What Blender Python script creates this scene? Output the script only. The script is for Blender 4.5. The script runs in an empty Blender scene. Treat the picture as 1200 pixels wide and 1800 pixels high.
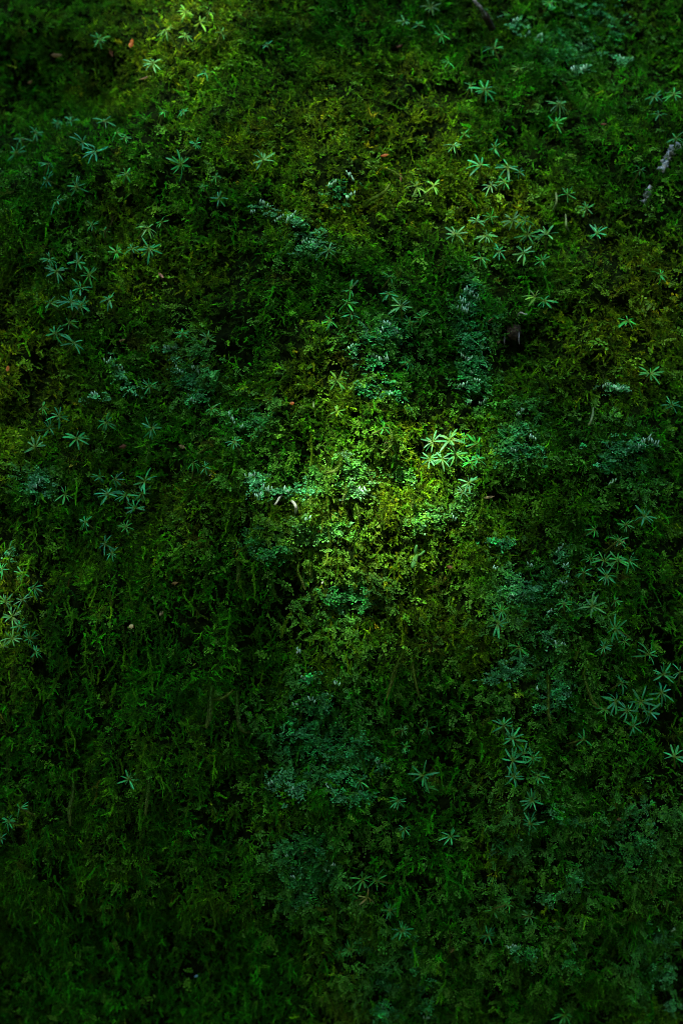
import bpy, math
import numpy as np
from mathutils import Vector, Matrix

RNG = np.random.default_rng(7)
SC = bpy.context.scene
COL = SC.collection

# ------------------------------------------------------------------ camera, sky, sun, exposure
D = 1.6                    # camera to the middle of the rock face
ZC = 0.95                  # height of the middle of the picture above the soil
PXM = 2000.0               # photograph pixels per metre at the rock face
LENS = 36.0 * D / 0.9

cam_d = bpy.data.cameras.new("camera")
cam = bpy.data.objects.new("camera", cam_d)
COL.objects.link(cam)
cam.location = (0.0, -D, ZC)
cam.rotation_euler = (math.radians(90), 0, 0)
cam_d.sensor_fit = 'VERTICAL'
cam_d.sensor_height = 36.0
cam_d.sensor_width = 24.0
cam_d.lens = LENS
cam_d.clip_start = 0.02
cam_d.clip_end = 500.0
cam_d.dof.use_dof = True
cam_d.dof.focus_distance = D - 0.012
cam_d.dof.aperture_fstop = 3.6
cam_d.dof.aperture_blades = 9
SC.camera = cam

SUN_DIR = Vector((-0.22, -0.70, 0.68)).normalized()      # towards the sun
elev = math.asin(SUN_DIR.z)
azim = math.atan2(SUN_DIR.x, SUN_DIR.y)

world = bpy.data.worlds.new("World")
SC.world = world
world.use_nodes = True
wn = world.node_tree
bg = wn.nodes["Background"]
sky = wn.nodes.new("ShaderNodeTexSky")
sky.sky_type = 'NISHITA'
sky.sun_disc = False
sky.sun_elevation = elev
sky.sun_rotation = azim
wn.links.new(sky.outputs[0], bg.inputs[0])
bg.inputs[1].default_value = 0.072

sun_d = bpy.data.lights.new("sun", 'SUN')
sun_d.energy = 2.0
sun_d.angle = math.radians(0.53)
sun_d.color = (1.0, 0.95, 0.82)
sun = bpy.data.objects.new("sun", sun_d)
COL.objects.link(sun)
sun.location = (-1, -4, 5)
sun.rotation_euler = (-SUN_DIR).to_track_quat('-Z', 'Y').to_euler()

vs = SC.view_settings
vs.view_transform = 'Standard'
vs.look = 'None'
vs.gamma = 1.0
vs.use_curve_mapping = False
vs.exposure = 3.25

SC.render.engine = 'CYCLES'
SC.cycles.use_denoising = True
SC.cycles.denoising_prefilter = 'NONE'
SC.cycles.max_bounces = 4
SC.cycles.use_light_tree = False
SC.cycles.filter_width = 0.9
SC.cycles.use_adaptive_sampling = False
SC.cycles.diffuse_bounces = 3
SC.cycles.transmission_bounces = 3


# ------------------------------------------------------------------ noise and the shape of the rock face
def _hash(ix, iy, s):
    n = (ix.astype(np.int64) * 374761393 + iy.astype(np.int64) * 668265263 + s * 1442695041) & 0x7fffffff
    n = ((n ^ (n >> 13)) * 1274126177) & 0x7fffffff
    n = ((n ^ (n >> 16)) * 1103515245) & 0x7fffffff
    return (n & 0xffff) / 32767.5 - 1.0


def noise(x, y, s=0):
    x = np.asarray(x, float); y = np.asarray(y, float)
    xi = np.floor(x); yi = np.floor(y)
    fx = x - xi; fy = y - yi
    fx = fx * fx * fx * (fx * (fx * 6 - 15) + 10); fy = fy * fy * fy * (fy * (fy * 6 - 15) + 10)
    a = _hash(xi, yi, s); b = _hash(xi + 1, yi, s); c = _hash(xi, yi + 1, s); d = _hash(xi + 1, yi + 1, s)
    return (a * (1 - fx) + b * fx) * (1 - fy) + (c * (1 - fx) + d * fx) * fy


def fbm(x, y, s=0, o=3):
    t = 0; a = 1.0
    for k in range(o):
        t = t + a * noise(x * 2 ** k + 17.3 * k, y * 2 ** k - 9.1 * k, s + k); a *= 0.5
    return t


def big_shape(x, z):
    return 0.34 * x * x + np.where(z > 0, 0.70 * z * z, 0.36 * z * z) + 1.3 * np.clip(-z - 0.24, 0, 0.4) ** 2


def gauss(px, py, cx, cy, rx, ry):
    return np.exp(-(((px - cx) / rx) ** 2 + ((py - cy) / ry) ** 2))


def crevice(x, z):
    """1 in the narrow dark gaps between the moss cushions, 0 on the cushions."""
    z = np.where(z > 0, z, 0.58 * z)       # lower down the cushions hang in streaks
    x = np.where(z > 0, x, x * 1.15)
    wx = 0.5 * noise(x / 0.04, z / 0.04, 91); wz = 0.5 * noise(x / 0.04, z / 0.04, 92)
    a = noise(x / 0.020 + wx, z / 0.019 + wz, 93); b = noise(x / 0.0105 + wz, z / 0.0095 + wx, 94)
    lvl = 0.75 + 0.6 * noise(x / 0.09, z / 0.08, 95)
    return np.clip(np.maximum(np.exp(-(a / 0.15) ** 2), 0.75 * np.exp(-(b / 0.13) ** 2)) * lvl, 0, 1)


def surf(x, z):
    """y of the moss-covered rock face at x, z (z from the picture's middle)."""
    x = np.asarray(x, float); z = np.asarray(z, float)
    y = big_shape(x, z)
    y = y - 0.026 * noise(x / 0.21 + 3.1, z / 0.24 + 1.7, 11)
    y = y - 0.015 * noise(x / 0.085, z / 0.11, 12)
    ripple = noise(x / 0.060, z / 0.075, 15)
    y = y - 0.0120 * noise(x / 0.034, z / 0.045 + 0.5 * ripple, 13)
    y = y - 0.0085 * noise(x / 0.017, z / 0.020 + 0.6 * ripple, 14)
    y = y - 0.0035 * noise(x / 0.008, z / 0.009, 16)
    y = y - (0.0035 + 0.0060 * np.clip(-z / 0.3 + 0.3, 0, 1)) * noise(x / 0.011 + 0.8 * ripple, z / 0.055, 17)
    y = y + 0.0095 * crevice(x, z)
    px = x * PXM + 600; py = 900 - z * PXM
    y = y + 0.085 * gauss(px, py, 0, 80, 190, 115)
    y = y + 0.055 * gauss(px, py, 120, 1740, 300, 120)
    y = y + 0.022 * gauss(px, py, 905, 600, 32, 36) + 0.014 * gauss(px, py, 920, 640, 28, 30)   # the hollow
    return y


def smooth_surf(x, z):
    y = big_shape(x, z) - 0.026 * noise(x / 0.21 + 3.1, z / 0.24 + 1.7, 11)
    return y - 0.015 * noise(x / 0.085, z / 0.11, 12) - 0.006 * noise(x / 0.034, z / 0.045, 13)


def normals(x, z, e=0.004):
    dx = (smooth_surf(x + e, z) - smooth_surf(x - e, z)) / (2 * e)
    dz = (smooth_surf(x, z + e) - smooth_surf(x, z - e)) / (2 * e)
    n = np.stack([dx, -np.ones_like(dx), dz], -1)
    return n / np.linalg.norm(n, axis=-1, keepdims=True)


def at(px, py, h=0.0):
    """Point h in front of the rock face that the photograph shows at pixel px, py (z from the middle)."""
    px = np.asarray(px, float); py = np.asarray(py, float)
    u = (px - 600) / PXM; v = (900 - py) / PXM
    y = np.zeros_like(u)
    for _ in range(12):
        k = (D + y) / D
        y = 0.5 * y + 0.5 * (surf(u * k, v * k) - h)
    k = (D + y) / D
    return np.stack([u * k, y, v * k], -1)


def to_px(x, y, z):
    k = D / (D + y)
    return x * k * PXM + 600, 900 - z * k * PXM


# ------------------------------------------------------------------ materials
def new_mat(name):
    m = bpy.data.materials.new(name)
    m.use_nodes = True
    nt = m.node_tree
    for n in list(nt.nodes):
        nt.nodes.remove(n)
    out = nt.nodes.new("ShaderNodeOutputMaterial")
    return m, nt, out


def leaf_mat(name, source, rough=0.45, spec=0.4, trans=0.25, tip_gain=0.7, tip_col=(0.25, 0.30, 0.05), noise_amt=0.35, noise_scale=260):
    """source: 'instance' (tint of each copy), 'mesh' (tint of each vertex), 'object' (colour of the object)."""
    m, nt, out = new_mat(name)
    N, L = nt.nodes, nt.links
    if source == 'object':
        col = N.new("ShaderNodeObjectInfo"); csock = col.outputs["Color"]
    else:
        col = N.new("ShaderNodeAttribute"); col.attribute_name = "tint"
        col.attribute_type = 'INSTANCER' if source == 'instance' else 'GEOMETRY'
        csock = col.outputs["Color"]
    tip = N.new("ShaderNodeAttribute"); tip.attribute_name = "tip"; tip.attribute_type = 'GEOMETRY'
    tc = N.new("ShaderNodeTexCoord")
    no = N.new("ShaderNodeTexNoise"); no.inputs["Scale"].default_value = noise_scale; no.inputs["Detail"].default_value = 2
    geo = N.new("ShaderNodeNewGeometry")
    L.new(geo.outputs["Position"], no.inputs["Vector"])
    mr = N.new("ShaderNodeMapRange"); mr.inputs[1].default_value = 0.3; mr.inputs[2].default_value = 0.7
    mr.inputs[3].default_value = 1 - noise_amt; mr.inputs[4].default_value = 1 + noise_amt
    L.new(no.outputs[0], mr.inputs[0])
    mul = N.new("ShaderNodeVectorMath"); mul.operation = 'SCALE'
    L.new(csock, mul.inputs[0]); L.new(mr.outputs[0], mul.inputs["Scale"])
    tf = N.new("ShaderNodeMath"); tf.operation = 'MULTIPLY'; tf.inputs[1].default_value = tip_gain
    L.new(tip.outputs["Fac"], tf.inputs[0])
    mix = N.new("ShaderNodeMix"); mix.data_type = 'RGBA'; mix.blend_type = 'MIX'
    L.new(tf.outputs[0], mix.inputs["Factor"]); L.new(mul.outputs[0], mix.inputs[6]); mix.inputs[7].default_value = (*tip_col, 1)
    p = N.new("ShaderNodeBsdfPrincipled")
    p.inputs["Roughness"].default_value = rough
    p.inputs["Specular IOR Level"].default_value = spec
    L.new(mix.outputs[2], p.inputs["Base Color"])
    if name == "star_plant_leaf":                        # the leaf's foot is yellowish
        ft = N.new("ShaderNodeMapRange"); ft.inputs[1].default_value = 0.0; ft.inputs[2].default_value = 0.22
        L.new(tip.outputs["Fac"], ft.inputs[0])
        foot = N.new("ShaderNodeMix"); foot.data_type = 'RGBA'
        L.new(ft.outputs[0], foot.inputs["Factor"]); foot.inputs[6].default_value = (0.10, 0.22, 0.012, 1)
        L.new(mix.outputs[2], foot.inputs[7]); mix = foot
        L.new(mix.outputs[2], p.inputs["Base Color"])
    t = N.new("ShaderNodeBsdfTranslucent")
    L.new(mix.outputs[2], t.inputs[0])
    ms = N.new("ShaderNodeMixShader"); ms.inputs[0].default_value = trans
    L.new(p.outputs[0], ms.inputs[1]); L.new(t.outputs[0], ms.inputs[2])
    L.new(ms.outputs[0], out.inputs[0])
    return m


def plain_mat(name, c1, c2, scale=60.0, rough=0.9, bump=0.4, detail=8, spec=0.2):
    m, nt, out = new_mat(name)
    N, L = nt.nodes, nt.links
    geo = N.new("ShaderNodeNewGeometry")
    no = N.new("ShaderNodeTexNoise"); no.inputs["Scale"].default_value = scale; no.inputs["Detail"].default_value = detail
    L.new(geo.outputs["Position"], no.inputs["Vector"])
    cr = N.new("ShaderNodeValToRGB")
    cr.color_ramp.elements[0].position = 0.35; cr.color_ramp.elements[0].color = (*c1, 1)
    cr.color_ramp.elements[1].position = 0.68; cr.color_ramp.elements[1].color = (*c2, 1)
    L.new(no.outputs[0], cr.inputs[0])
    p = N.new("ShaderNodeBsdfPrincipled"); p.inputs["Roughness"].default_value = rough
    p.inputs["Specular IOR Level"].default_value = spec
    L.new(cr.outputs[0], p.inputs["Base Color"])
    b = N.new("ShaderNodeBump"); b.inputs["Strength"].default_value = bump; b.inputs["Distance"].default_value = 0.004
    L.new(no.outputs[0], b.inputs["Height"]); L.new(b.outputs[0], p.inputs["Normal"])
    L.new(p.outputs[0], out.inputs[0])
    return m


M_ROCK = plain_mat("mossy_rock", (0.002, 0.005, 0.001), (0.006, 0.016, 0.002), 160, spec=0.02)
M_SOIL = plain_mat("forest_soil", (0.018, 0.013, 0.008), (0.05, 0.04, 0.02), 9)
M_BARK = plain_mat("bark", (0.03, 0.022, 0.015), (0.09, 0.07, 0.05), 14)
M_CANOPY = plain_mat("canopy_leaf", (0.03, 0.07, 0.015), (0.06, 0.12, 0.03), 3, 0.6, 0.0)
M_DEADWOOD = plain_mat("dead_wood", (0.010, 0.010, 0.005), (0.055, 0.050, 0.028), 320)
M_GREYBARK = plain_mat("grey_twig_bark", (0.03, 0.035, 0.03), (0.26, 0.30, 0.28), 240)
M_STONE = plain_mat("bare_stone", (0.16, 0.24, 0.22), (0.50, 0.62, 0.62), 300)
M_FLAKE = leaf_mat("dry_flake", 'object', 0.6, 0.3, 0.1, 0.0, noise_amt=0.4, noise_scale=300)
M_MOSS = leaf_mat("feather_moss", 'instance', 0.6, 0.10, 0.10, 0.55, (0.10, 0.34, 0.006))
M_FUZZ = leaf_mat("fine_moss", 'instance', 0.6, 0.10, 0.10, 0.55, (0.14, 0.34, 0.005))
M_LIVER = leaf_mat("leafy_liverwort", 'instance', 0.5, 0.18, 0.15, 0.45, (0.09, 0.40, 0.03))
M_PATCH = leaf_mat("lichen_frond", 'mesh', 0.45, 0.25, 0.15, 0.5, (0.18, 0.60, 0.28))
M_TIPS = leaf_mat("pale_lichen_tip", 'mesh', 0.5, 0.4, 0.1, 0.0, noise_amt=0.15)
M_STAR = leaf_mat("star_plant_leaf", 'object', 0.42, 0.22, 0.2, 0.45, (0.06, 0.42, 0.14), 0.22, 200)
M_STEM = leaf_mat("star_plant_stem", 'object', 0.5, 0.3, 0.1, 0.0)
M_STRAND = leaf_mat("hanging_moss", 'object', 0.55, 0.3, 0.2, 0.45, (0.22, 0.26, 0.03))


# ------------------------------------------------------------------ mesh helpers
class MB:
    def __init__(s):
        s.v = []; s.f = []; s.t = []; s.c = []; s.n = 0

    def add(s, v, f, tip=None, tint=None):
        v = np.asarray(v, float)
        f = [tuple(int(i) + s.n for i in q) for q in f]
        s.v.append(v); s.f += f
        s.t.append(np.zeros(len(v)) if tip is None else np.broadcast_to(np.asarray(tip, float), (len(v),)))
        s.c.append(np.zeros((len(v), 3)) if tint is None else np.broadcast_to(np.asarray(tint, float), (len(v), 3)))
        s.n += len(v)

    def mesh(s, name, mat, tint=False, smooth=True):
        v = np.concatenate(s.v)
        me = bpy.data.meshes.new(name)
        me.from_pydata(v.tolist(), [], s.f)
        a = me.attributes.new("tip", 'FLOAT', 'POINT'); a.data.foreach_set("value", np.concatenate(s.t).astype(np.float32))
        if tint:
            c = np.concatenate(s.c); c = np.concatenate([c, np.ones((len(c), 1))], 1)
            a = me.attributes.new("tint", 'FLOAT_COLOR', 'POINT'); a.data.foreach_set("color", c.astype(np.float32).ravel())
        me.materials.append(mat)
        if smooth:
            me.polygons.foreach_set("use_smooth", [True] * len(me.polygons))
        me.update()
        return me


def fast_mesh(name, v, quads, mat, tip=None, tint=None, smooth=False):
    """v (n,3), quads (m,k) with the same k for all."""
    me = bpy.data.meshes.new(name)
    n, (m, k) = len(v), quads.shape
    me.vertices.add(n); me.vertices.foreach_set("co", np.asarray(v, np.float32).ravel())
    me.loops.add(m * k); me.loops.foreach_set("vertex_index", quads.astype(np.int32).ravel())
    me.polygons.add(m); me.polygons.foreach_set("loop_start", np.arange(0, m * k, k, dtype=np.int32))
    me.update(calc_edges=True)
    if tip is not None:
        a = me.attributes.new("tip", 'FLOAT', 'POINT'); a.data.foreach_set("value", np.asarray(tip, np.float32))
    if tint is not None:
        a = me.attributes.new("tint", 'FLOAT_COLOR', 'POINT')
        a.data.foreach_set("color", np.concatenate([tint, np.ones((n, 1))], 1).astype(np.float32).ravel())
    me.materials.append(mat)
    if smooth:
        me.polygons.foreach_set("use_smooth", [True] * m)
    return me


def link(name, me, parent=None, loc=None, label=None, cat=None, group=None, kind=None):
    o = bpy.data.objects.new(name, me)
    COL.objects.link(o)
    if parent is not None:
        o.parent = parent
    if loc is not None:
        o.location = loc
    for k, val in (("label", label), ("category", cat), ("group", group), ("kind", kind)):
        if val:
            o[k] = val
    return o


def unit(v):
    v = np.asarray(v, float)
    return v / (np.linalg.norm(v, axis=-1, keepdims=True) + 1e-12)


def tube(mb, pts, rad, sides=6, tip=None, tint=None, cap=True):
    pts = np.asarray(pts, float); n = len(pts)
    rad = np.broadcast_to(np.asarray(rad, float), (n,))
    tan = unit(np.gradient(pts, axis=0))
    ref = np.array([0.31, 0.2, 0.93]) if abs(tan[0, 2]) < 0.8 else np.array([0.95, 0.2, 0.1])
    a = unit(np.cross(tan, ref)); b = np.cross(tan, a)
    ang = np.arange(sides) * 2 * math.pi / sides
    ring = (np.cos(ang)[None, :, None] * a[:, None] + np.sin(ang)[None, :, None] * b[:, None]) * rad[:, None, None] + pts[:, None]
    v = ring.reshape(-1, 3)
    f = [(i * sides + j, i * sides + (j + 1) % sides, (i + 1) * sides + (j + 1) % sides, (i + 1) * sides + j) for i in range(n - 1) for j in range(sides)]
    if cap:
        f.append(tuple(range(sides))[::-1]); f.append(tuple((n - 1) * sides + j for j in range(sides)))
    t = None if tip is None else np.repeat(np.broadcast_to(np.asarray(tip, float), (n,)), sides)
    mb.add(v, f, t, tint)


def leaflet(mb, p, d, up, ln, w, tip0=0.0, tip1=1.0, tint=None):
    """A pointed scale leaf: kite of two triangles, bent a little."""
    d = unit(d); s = unit(np.cross(d, up)); n = np.cross(s, d)
    m = p + d * ln * 0.45
    v = np.array([p, m + s * w * 0.5 + n * w * 0.2, p + d * ln - n * ln * 0.08, m - s * w * 0.5 + n * w * 0.2])
    mb.add(v, [(0, 1, 2, 3)], [tip0, tip0 * .5 + tip1 * .3, tip1, tip0 * .5 + tip1 * .3], tint)


def shoot(mb, rng, pts, r, n_leaf, ln, w, core_tip=0.0, stem=True, tint=None):
    """A moss shoot: a thin stem along PTS wrapped in overlapping scale leaves that stand off at the end."""
    pts = np.asarray(pts)
    if stem:
        tube(mb, pts[::2] if len(pts) > 5 else pts, r * 0.35, 3, 0.0, tint, cap=False)
    tan = unit(np.gradient(pts, axis=0))
    for k in range(n_leaf):
        s = (k + rng.random()) / n_leaf
        x = s * (len(pts) - 1); i = min(int(x), len(pts) - 2); q = x - i
        p = pts[i] * (1 - q) + pts[i + 1] * q; t = tan[i]
        side = unit(np.cross(t, rng.normal(size=3)))
        d = t * 0.75 + side * 0.9
        fade = (1 - 0.55 * s ** 3)
        leaflet(mb, p + side * r * 0.25 * fade, d, side, ln * rng.uniform(0.8, 1.2) * fade, w * rng.uniform(0.8, 1.2) * fade, core_tip, core_tip + 0.25 + 0.75 * s ** 2, tint)


def droop_path(rng, length, out, n=9, wave=0.25, curl=0.5):
    """Local frame: -Y away from the rock, -Z down, starts at the origin."""
    d = np.array([rng.normal() * 0.35, -out, 0.15]); d = unit(d)
    p = np.zeros(3); pts = [p.copy()]
    step = length / n
    w = rng.normal() * wave
    for k in range(n):
        d = d + np.array([w * math.sin(k * 1.3 + w * 9) * 0.6 + rng.normal() * 0.50, rng.normal() * 0.22, -0.28 + rng.normal() * 0.30])
        if p[1] > -0.002:
            d[1] = min(d[1], -0.15)
        else:
            d[1] += 0.12
        if k > n * 0.65:
            d[1] -= curl * 0.35; d[2] += curl * 0.3
        d = unit(d)
        p = p + d * step; pts.append(p.copy())
    return np.array(pts)


# prototypes of the small growths (kept out of the scene; the mats below carry them)
def proto_set(name, maker, n, mat, seed):
    c = bpy.data.collections.new(name)
    for k in range(n):
        mb = MB(); maker(mb, np.random.default_rng(seed + k), k)
        o = bpy.data.objects.new("%s_shoot" % name if k == 0 else "%s_shoot.%03d" % (name, k), mb.mesh(name, mat, smooth=False))
        c.objects.link(o)
    return c


def mk_hang(mb, rng, k):
    L = rng.uniform(0.009, 0.019)
    pts = droop_path(rng, L, rng.uniform(0.5, 1.0), 9, 0.65, rng.uniform(0, 1.6))
    shoot(mb, rng, pts, 0.0014, 62, 0.0017, 0.0010)
    for _ in range(rng.integers(0, 3)):
        i = rng.integers(2, 7)
        sub = droop_path(rng, L * 0.35, 0.7, 5, 0.5, 0.3)
        sub = sub * np.array([1, 1, 1]) + pts[i]
        shoot(mb, rng, sub, 0.0010, 14, 0.0014, 0.0008)


def mk_fuzz(mb, rng, k):
    for _ in range(rng.integers(3, 6)):
        d = unit(np.array([rng.normal() * 0.7, -1.0, rng.normal() * 0.6 - 0.1]))
        L = rng.uniform(0.004, 0.0105)
        bend = rng.normal(size=3) * 0.4; bend[2] -= 0.4
        s = np.linspace(0, 1, 6)[:, None]
        pts = d * L * s + bend * L * 0.5 * s ** 2 + np.array([rng.normal() * 0.0012, 0, rng.normal() * 0.0012])
        shoot(mb, rng, pts, 0.0008, int(9 + L * 900), 0.0015, 0.0008)


def lobe(mb, p, d, n, r, tint=None, t0=0.0, t1=1.0, rng=None):
    """A small rounded lobe: a cupped half disc that grows from p along d, facing n."""
    d = unit(d); s = unit(np.cross(d, n)); n = np.cross(s, d)
    a = np.array([-1.25, -0.65, 0.0, 0.65, 1.25])
    rr = r * (1 + (0.18 * rng.normal(size=5) if rng is not None else 0))
    rim = p + (np.cos(a) * rr * 1.0 + r * 0.55)[:, None] * d + (np.sin(a) * rr)[:, None] * s + (0.25 * r * np.abs(a) + 0.0)[:, None] * n
    v = np.concatenate([[p], rim])
    mb.add(v, [(0, 1, 2, 3), (0, 3, 4, 5)], [t0] + [t1 * 0.8, t1, t1, t1, t1 * 0.8], tint)


def frond(mb, rng, p0, d0, n0, length, lr, nl, tint=None, t1=1.0):
    """A flat leafy frond: paired lobes along a bent axis, the last one at its end."""
    d = unit(d0); n = unit(n0); p = np.array(p0, float)
    step = length / nl
    for k in range(nl):
        s = np.cross(d, n)
        f = 1 - 0.35 * k / nl
        for sg in (-1, 1):
            if rng.random() < 0.9:
                lobe(mb, p + s * sg * lr * 0.15 + n * 0.0003 * rng.normal(), d * 0.55 + s * sg * 0.85 + n * rng.normal() * 0.25, n + rng.normal(size=3) * 0.3,
                     lr * f * rng.uniform(0.7, 1.2), tint, 0.0, t1 * rng.uniform(0.3, 1.0), rng)
        p = p + d * step
        d = unit(d + s * rng.normal() * 0.25 - n * 0.06)
        n = unit(n + rng.normal(size=3) * 0.12)
    lobe(mb, p, d, n, lr * 0.8, tint, 0.0, t1, rng)


def mk_liver(mb, rng, k):
    for _ in range(rng.integers(2, 4)):
        d = unit(np.array([rng.normal(), -0.7, -0.25 + 0.4 * rng.normal()]))
        n = unit(np.array([rng.normal() * 0.3, -0.55, 0.8]))
        frond(mb, rng, (rng.normal() * 0.001, 0, rng.normal() * 0.001), d, n, rng.uniform(0.005, 0.010), rng.uniform(0.0009, 0.0016), rng.integers(4, 7))


C_HANG = proto_set("hanging_moss_mat", mk_hang, 16, M_MOSS, 100)
def mk_rope(mb, rng, k):
    L = rng.uniform(0.014, 0.036); n = 14
    p = np.array([0, 0, 0.0]); pts = [p.copy()]; lean = rng.normal() * 0.2
    for i in range(n):
        out = -0.8 if i < 2 else (-0.08 if i < n - 3 else -0.5 * rng.random())
        d = unit(np.array([lean + rng.normal() * 0.42, out + rng.normal() * 0.08, -1.0]))
        p = p + d * L / n; pts.append(p.copy())
    pts = np.array(pts)
    shoot(mb, rng, pts, rng.uniform(0.0010, 0.0016), int(L * 4600), 0.0014, 0.0009)
    for _ in range(rng.integers(0, 3)):
        sub = droop_path(rng, L * 0.3, 0.7, 5, 0.6, 1.0) + pts[rng.integers(3, 11)]
        shoot(mb, rng, sub, 0.0011, 22, 0.0015, 0.0009)


C_ROPE = proto_set("moss_rope_mat", mk_rope, 14, M_MOSS, 400)
C_FUZZ = proto_set("fine_moss_mat", mk_fuzz, 16, M_FUZZ, 200)
C_LIVER = proto_set("liverwort_mat", mk_liver, 14, M_LIVER, 300)


def frames_from(x, z, roll, tilt, yaw):
    """Euler angles of copies that grow on the rock face: local -Y along the face's normal, local Z up the face."""
    n = normals(x, z)
    up = np.array([0, 0, 1.0]) - n * n[:, 2:3]; up = unit(up)
    right = np.cross(up, -n); right = unit(np.cross(-n, up))
    # columns: X = right, Y = -n, Z = up
    R = np.stack([right, -n, up], -1)
    cr, sr = np.cos(roll), np.sin(roll); ct, st = np.cos(tilt), np.sin(tilt); cy, sy = np.cos(yaw), np.sin(yaw)
    o, i = np.zeros_like(cr), np.ones_like(cr)
    Ry = np.stack([np.stack([cr, o, sr], -1), np.stack([o, i, o], -1), np.stack([-sr, o, cr], -1)], -2)
    Rx = np.stack([np.stack([i, o, o], -1), np.stack([o, ct, -st], -1), np.stack([o, st, ct], -1)], -2)
    Rz = np.stack([np.stack([cy, -sy, o], -1), np.stack([sy, cy, o], -1), np.stack([o, o, i], -1)], -2)
    Rm = R @ Ry @ Rx @ Rz
    ex = np.arctan2(Rm[:, 2, 1], Rm[:, 2, 2]); ey = -np.arcsin(np.clip(Rm[:, 2, 0], -1, 1)); ez = np.arctan2(Rm[:, 1, 0], Rm[:, 0, 0])
    return np.stack([ex, ey, ez], -1), n


def scatter_object(name, pos, rot, scl, tint, coll, label):
    me = bpy.data.meshes.new(name)
    n = len(pos)
    me.vertices.add(n); me.vertices.foreach_set("co", pos.astype(np.float32).ravel())
    a = me.attributes.new("rot", 'FLOAT_VECTOR', 'POINT'); a.data.foreach_set("vector", rot.astype(np.float32).ravel())
    a = me.attributes.new("scl", 'FLOAT', 'POINT'); a.data.foreach_set("value", scl.astype(np.float32))
    a = me.attributes.new("idx", 'INT', 'POINT'); a.data.foreach_set("value", RNG.integers(0, len(coll.objects), n).astype(np.int32))
    a = me.attributes.new("tint", 'FLOAT_COLOR', 'POINT')
    a.data.foreach_set("color", np.concatenate([tint, np.ones((n, 1))], 1).astype(np.float32).ravel())
    me.update()
    o = link(name, me, loc=(0, 0, ZC), label=label, kind="stuff")
    ng = bpy.data.node_groups.new(name, 'GeometryNodeTree')
    ng.interface.new_socket("Geometry", in_out='INPUT', socket_type='NodeSocketGeometry')
    ng.interface.new_socket("Geometry", in_out='OUTPUT', socket_type='NodeSocketGeometry')
    N, L = ng.nodes, ng.links
    gi = N.new("NodeGroupInput"); go = N.new("NodeGroupOutput")
    ci = N.new("GeometryNodeCollectionInfo"); ci.inputs["Collection"].default_value = coll
    ci.inputs["Separate Children"].default_value = True; ci.inputs["Reset Children"].default_value = True
    ip = N.new("GeometryNodeInstanceOnPoints"); ip.inputs["Pick Instance"].default_value = True

    def named(nm, typ):
        q = N.new("GeometryNodeInputNamedAttribute"); q.data_type = typ; q.inputs[0].default_value = nm
        return q.outputs[0]
    er = N.new("FunctionNodeEulerToRotation")
    L.new(named("rot", 'FLOAT_VECTOR'), er.inputs[0])
    L.new(gi.outputs[0], ip.inputs["Points"]); L.new(ci.outputs[0], ip.inputs["Instance"])
    L.new(named("idx", 'INT'), ip.inputs["Instance Index"]); L.new(er.outputs[0], ip.inputs["Rotation"])
    L.new(named("scl", 'FLOAT'), ip.inputs["Scale"]); L.new(ip.outputs[0], go.inputs[0])
    md = o.modifiers.new("growth", 'NODES'); md.node_group = ng
    return o


# ------------------------------------------------------------------ the setting: rock face and forest soil
def axis(lo, hi, flo, fhi, fine, coarse):
    return np.unique(np.round(np.concatenate([np.arange(lo, flo, coarse), np.arange(flo, fhi, fine), np.arange(fhi, hi + coarse, coarse)]), 5))


gx = axis(-1.35, 1.35, -0.42, 0.42, 0.004, 0.02)
gz = axis(-ZC - 0.06, 1.05, -0.58, 0.58, 0.004, 0.02)
X, Z = np.meshgrid(gx, gz)
Y = surf(X, Z) + 0.004
nx, nz = len(gx), len(gz)
v = np.stack([X, Y, Z + ZC], -1).reshape(-1, 3)
idx = np.arange(nx * nz).reshape(nz, nx)
q = np.stack([idx[:-1, :-1], idx[:-1, 1:], idx[1:, 1:], idx[1:, :-1]], -1).reshape(-1, 4)
rim = np.concatenate([idx[0, :], idx[1:, -1], idx[-1, -2::-1], idx[-2:0:-1, 0]])
back = v[rim].copy(); back[:, 1] = 2.4; back[:, 0] *= 0.8
nb = len(v); k = len(rim)
sidef = np.stack([rim, nb + np.arange(k), nb + (np.arange(k) + 1) % k, np.roll(rim, -1)], -1)
v2 = np.concatenate([v, back, [[0, 2.5, ZC]]])
capf = np.stack([nb + np.arange(k), np.full(k, nb + k), np.full(k, nb + k), nb + (np.arange(k) + 1) % k], -1)
rock_me = bpy.data.meshes.new("rock_face")
rock_me.from_pydata(v2.tolist(), [], q.tolist() + sidef.tolist() + [(a, b, d) for a, b, c, d in capf.tolist()])
rock_me.materials.append(M_ROCK)
rock_me.polygons.foreach_set("use_smooth", [True] * len(rock_me.polygons))
link("rock_face", rock_me, label="dark steep rock face under a thick coat of moss", kind="structure")

sx = np.concatenate([[-250, -120, -60, -30, -15], np.linspace(-8, 8, 60), [15, 30, 60, 120, 250]])
GX, GY = np.meshgrid(sx, sx)
GZ = 0.06 * fbm(GX * 0.9, GY * 0.9, 31) * np.exp(-(np.hypot(GX, GY) / 40) ** 2)
gi_ = np.arange(len(sx) ** 2).reshape(len(sx), -1)
gq = np.stack([gi_[:-1, :-1], gi_[:-1, 1:], gi_[1:, 1:], gi_[1:, :-1]], -1).reshape(-1, 4)
link("ground", fast_mesh("ground", np.stack([GX, GY, GZ], -1).reshape(-1, 3), gq, M_SOIL, smooth=True), label="dark forest soil at the foot of the rock", kind="structure")

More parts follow.
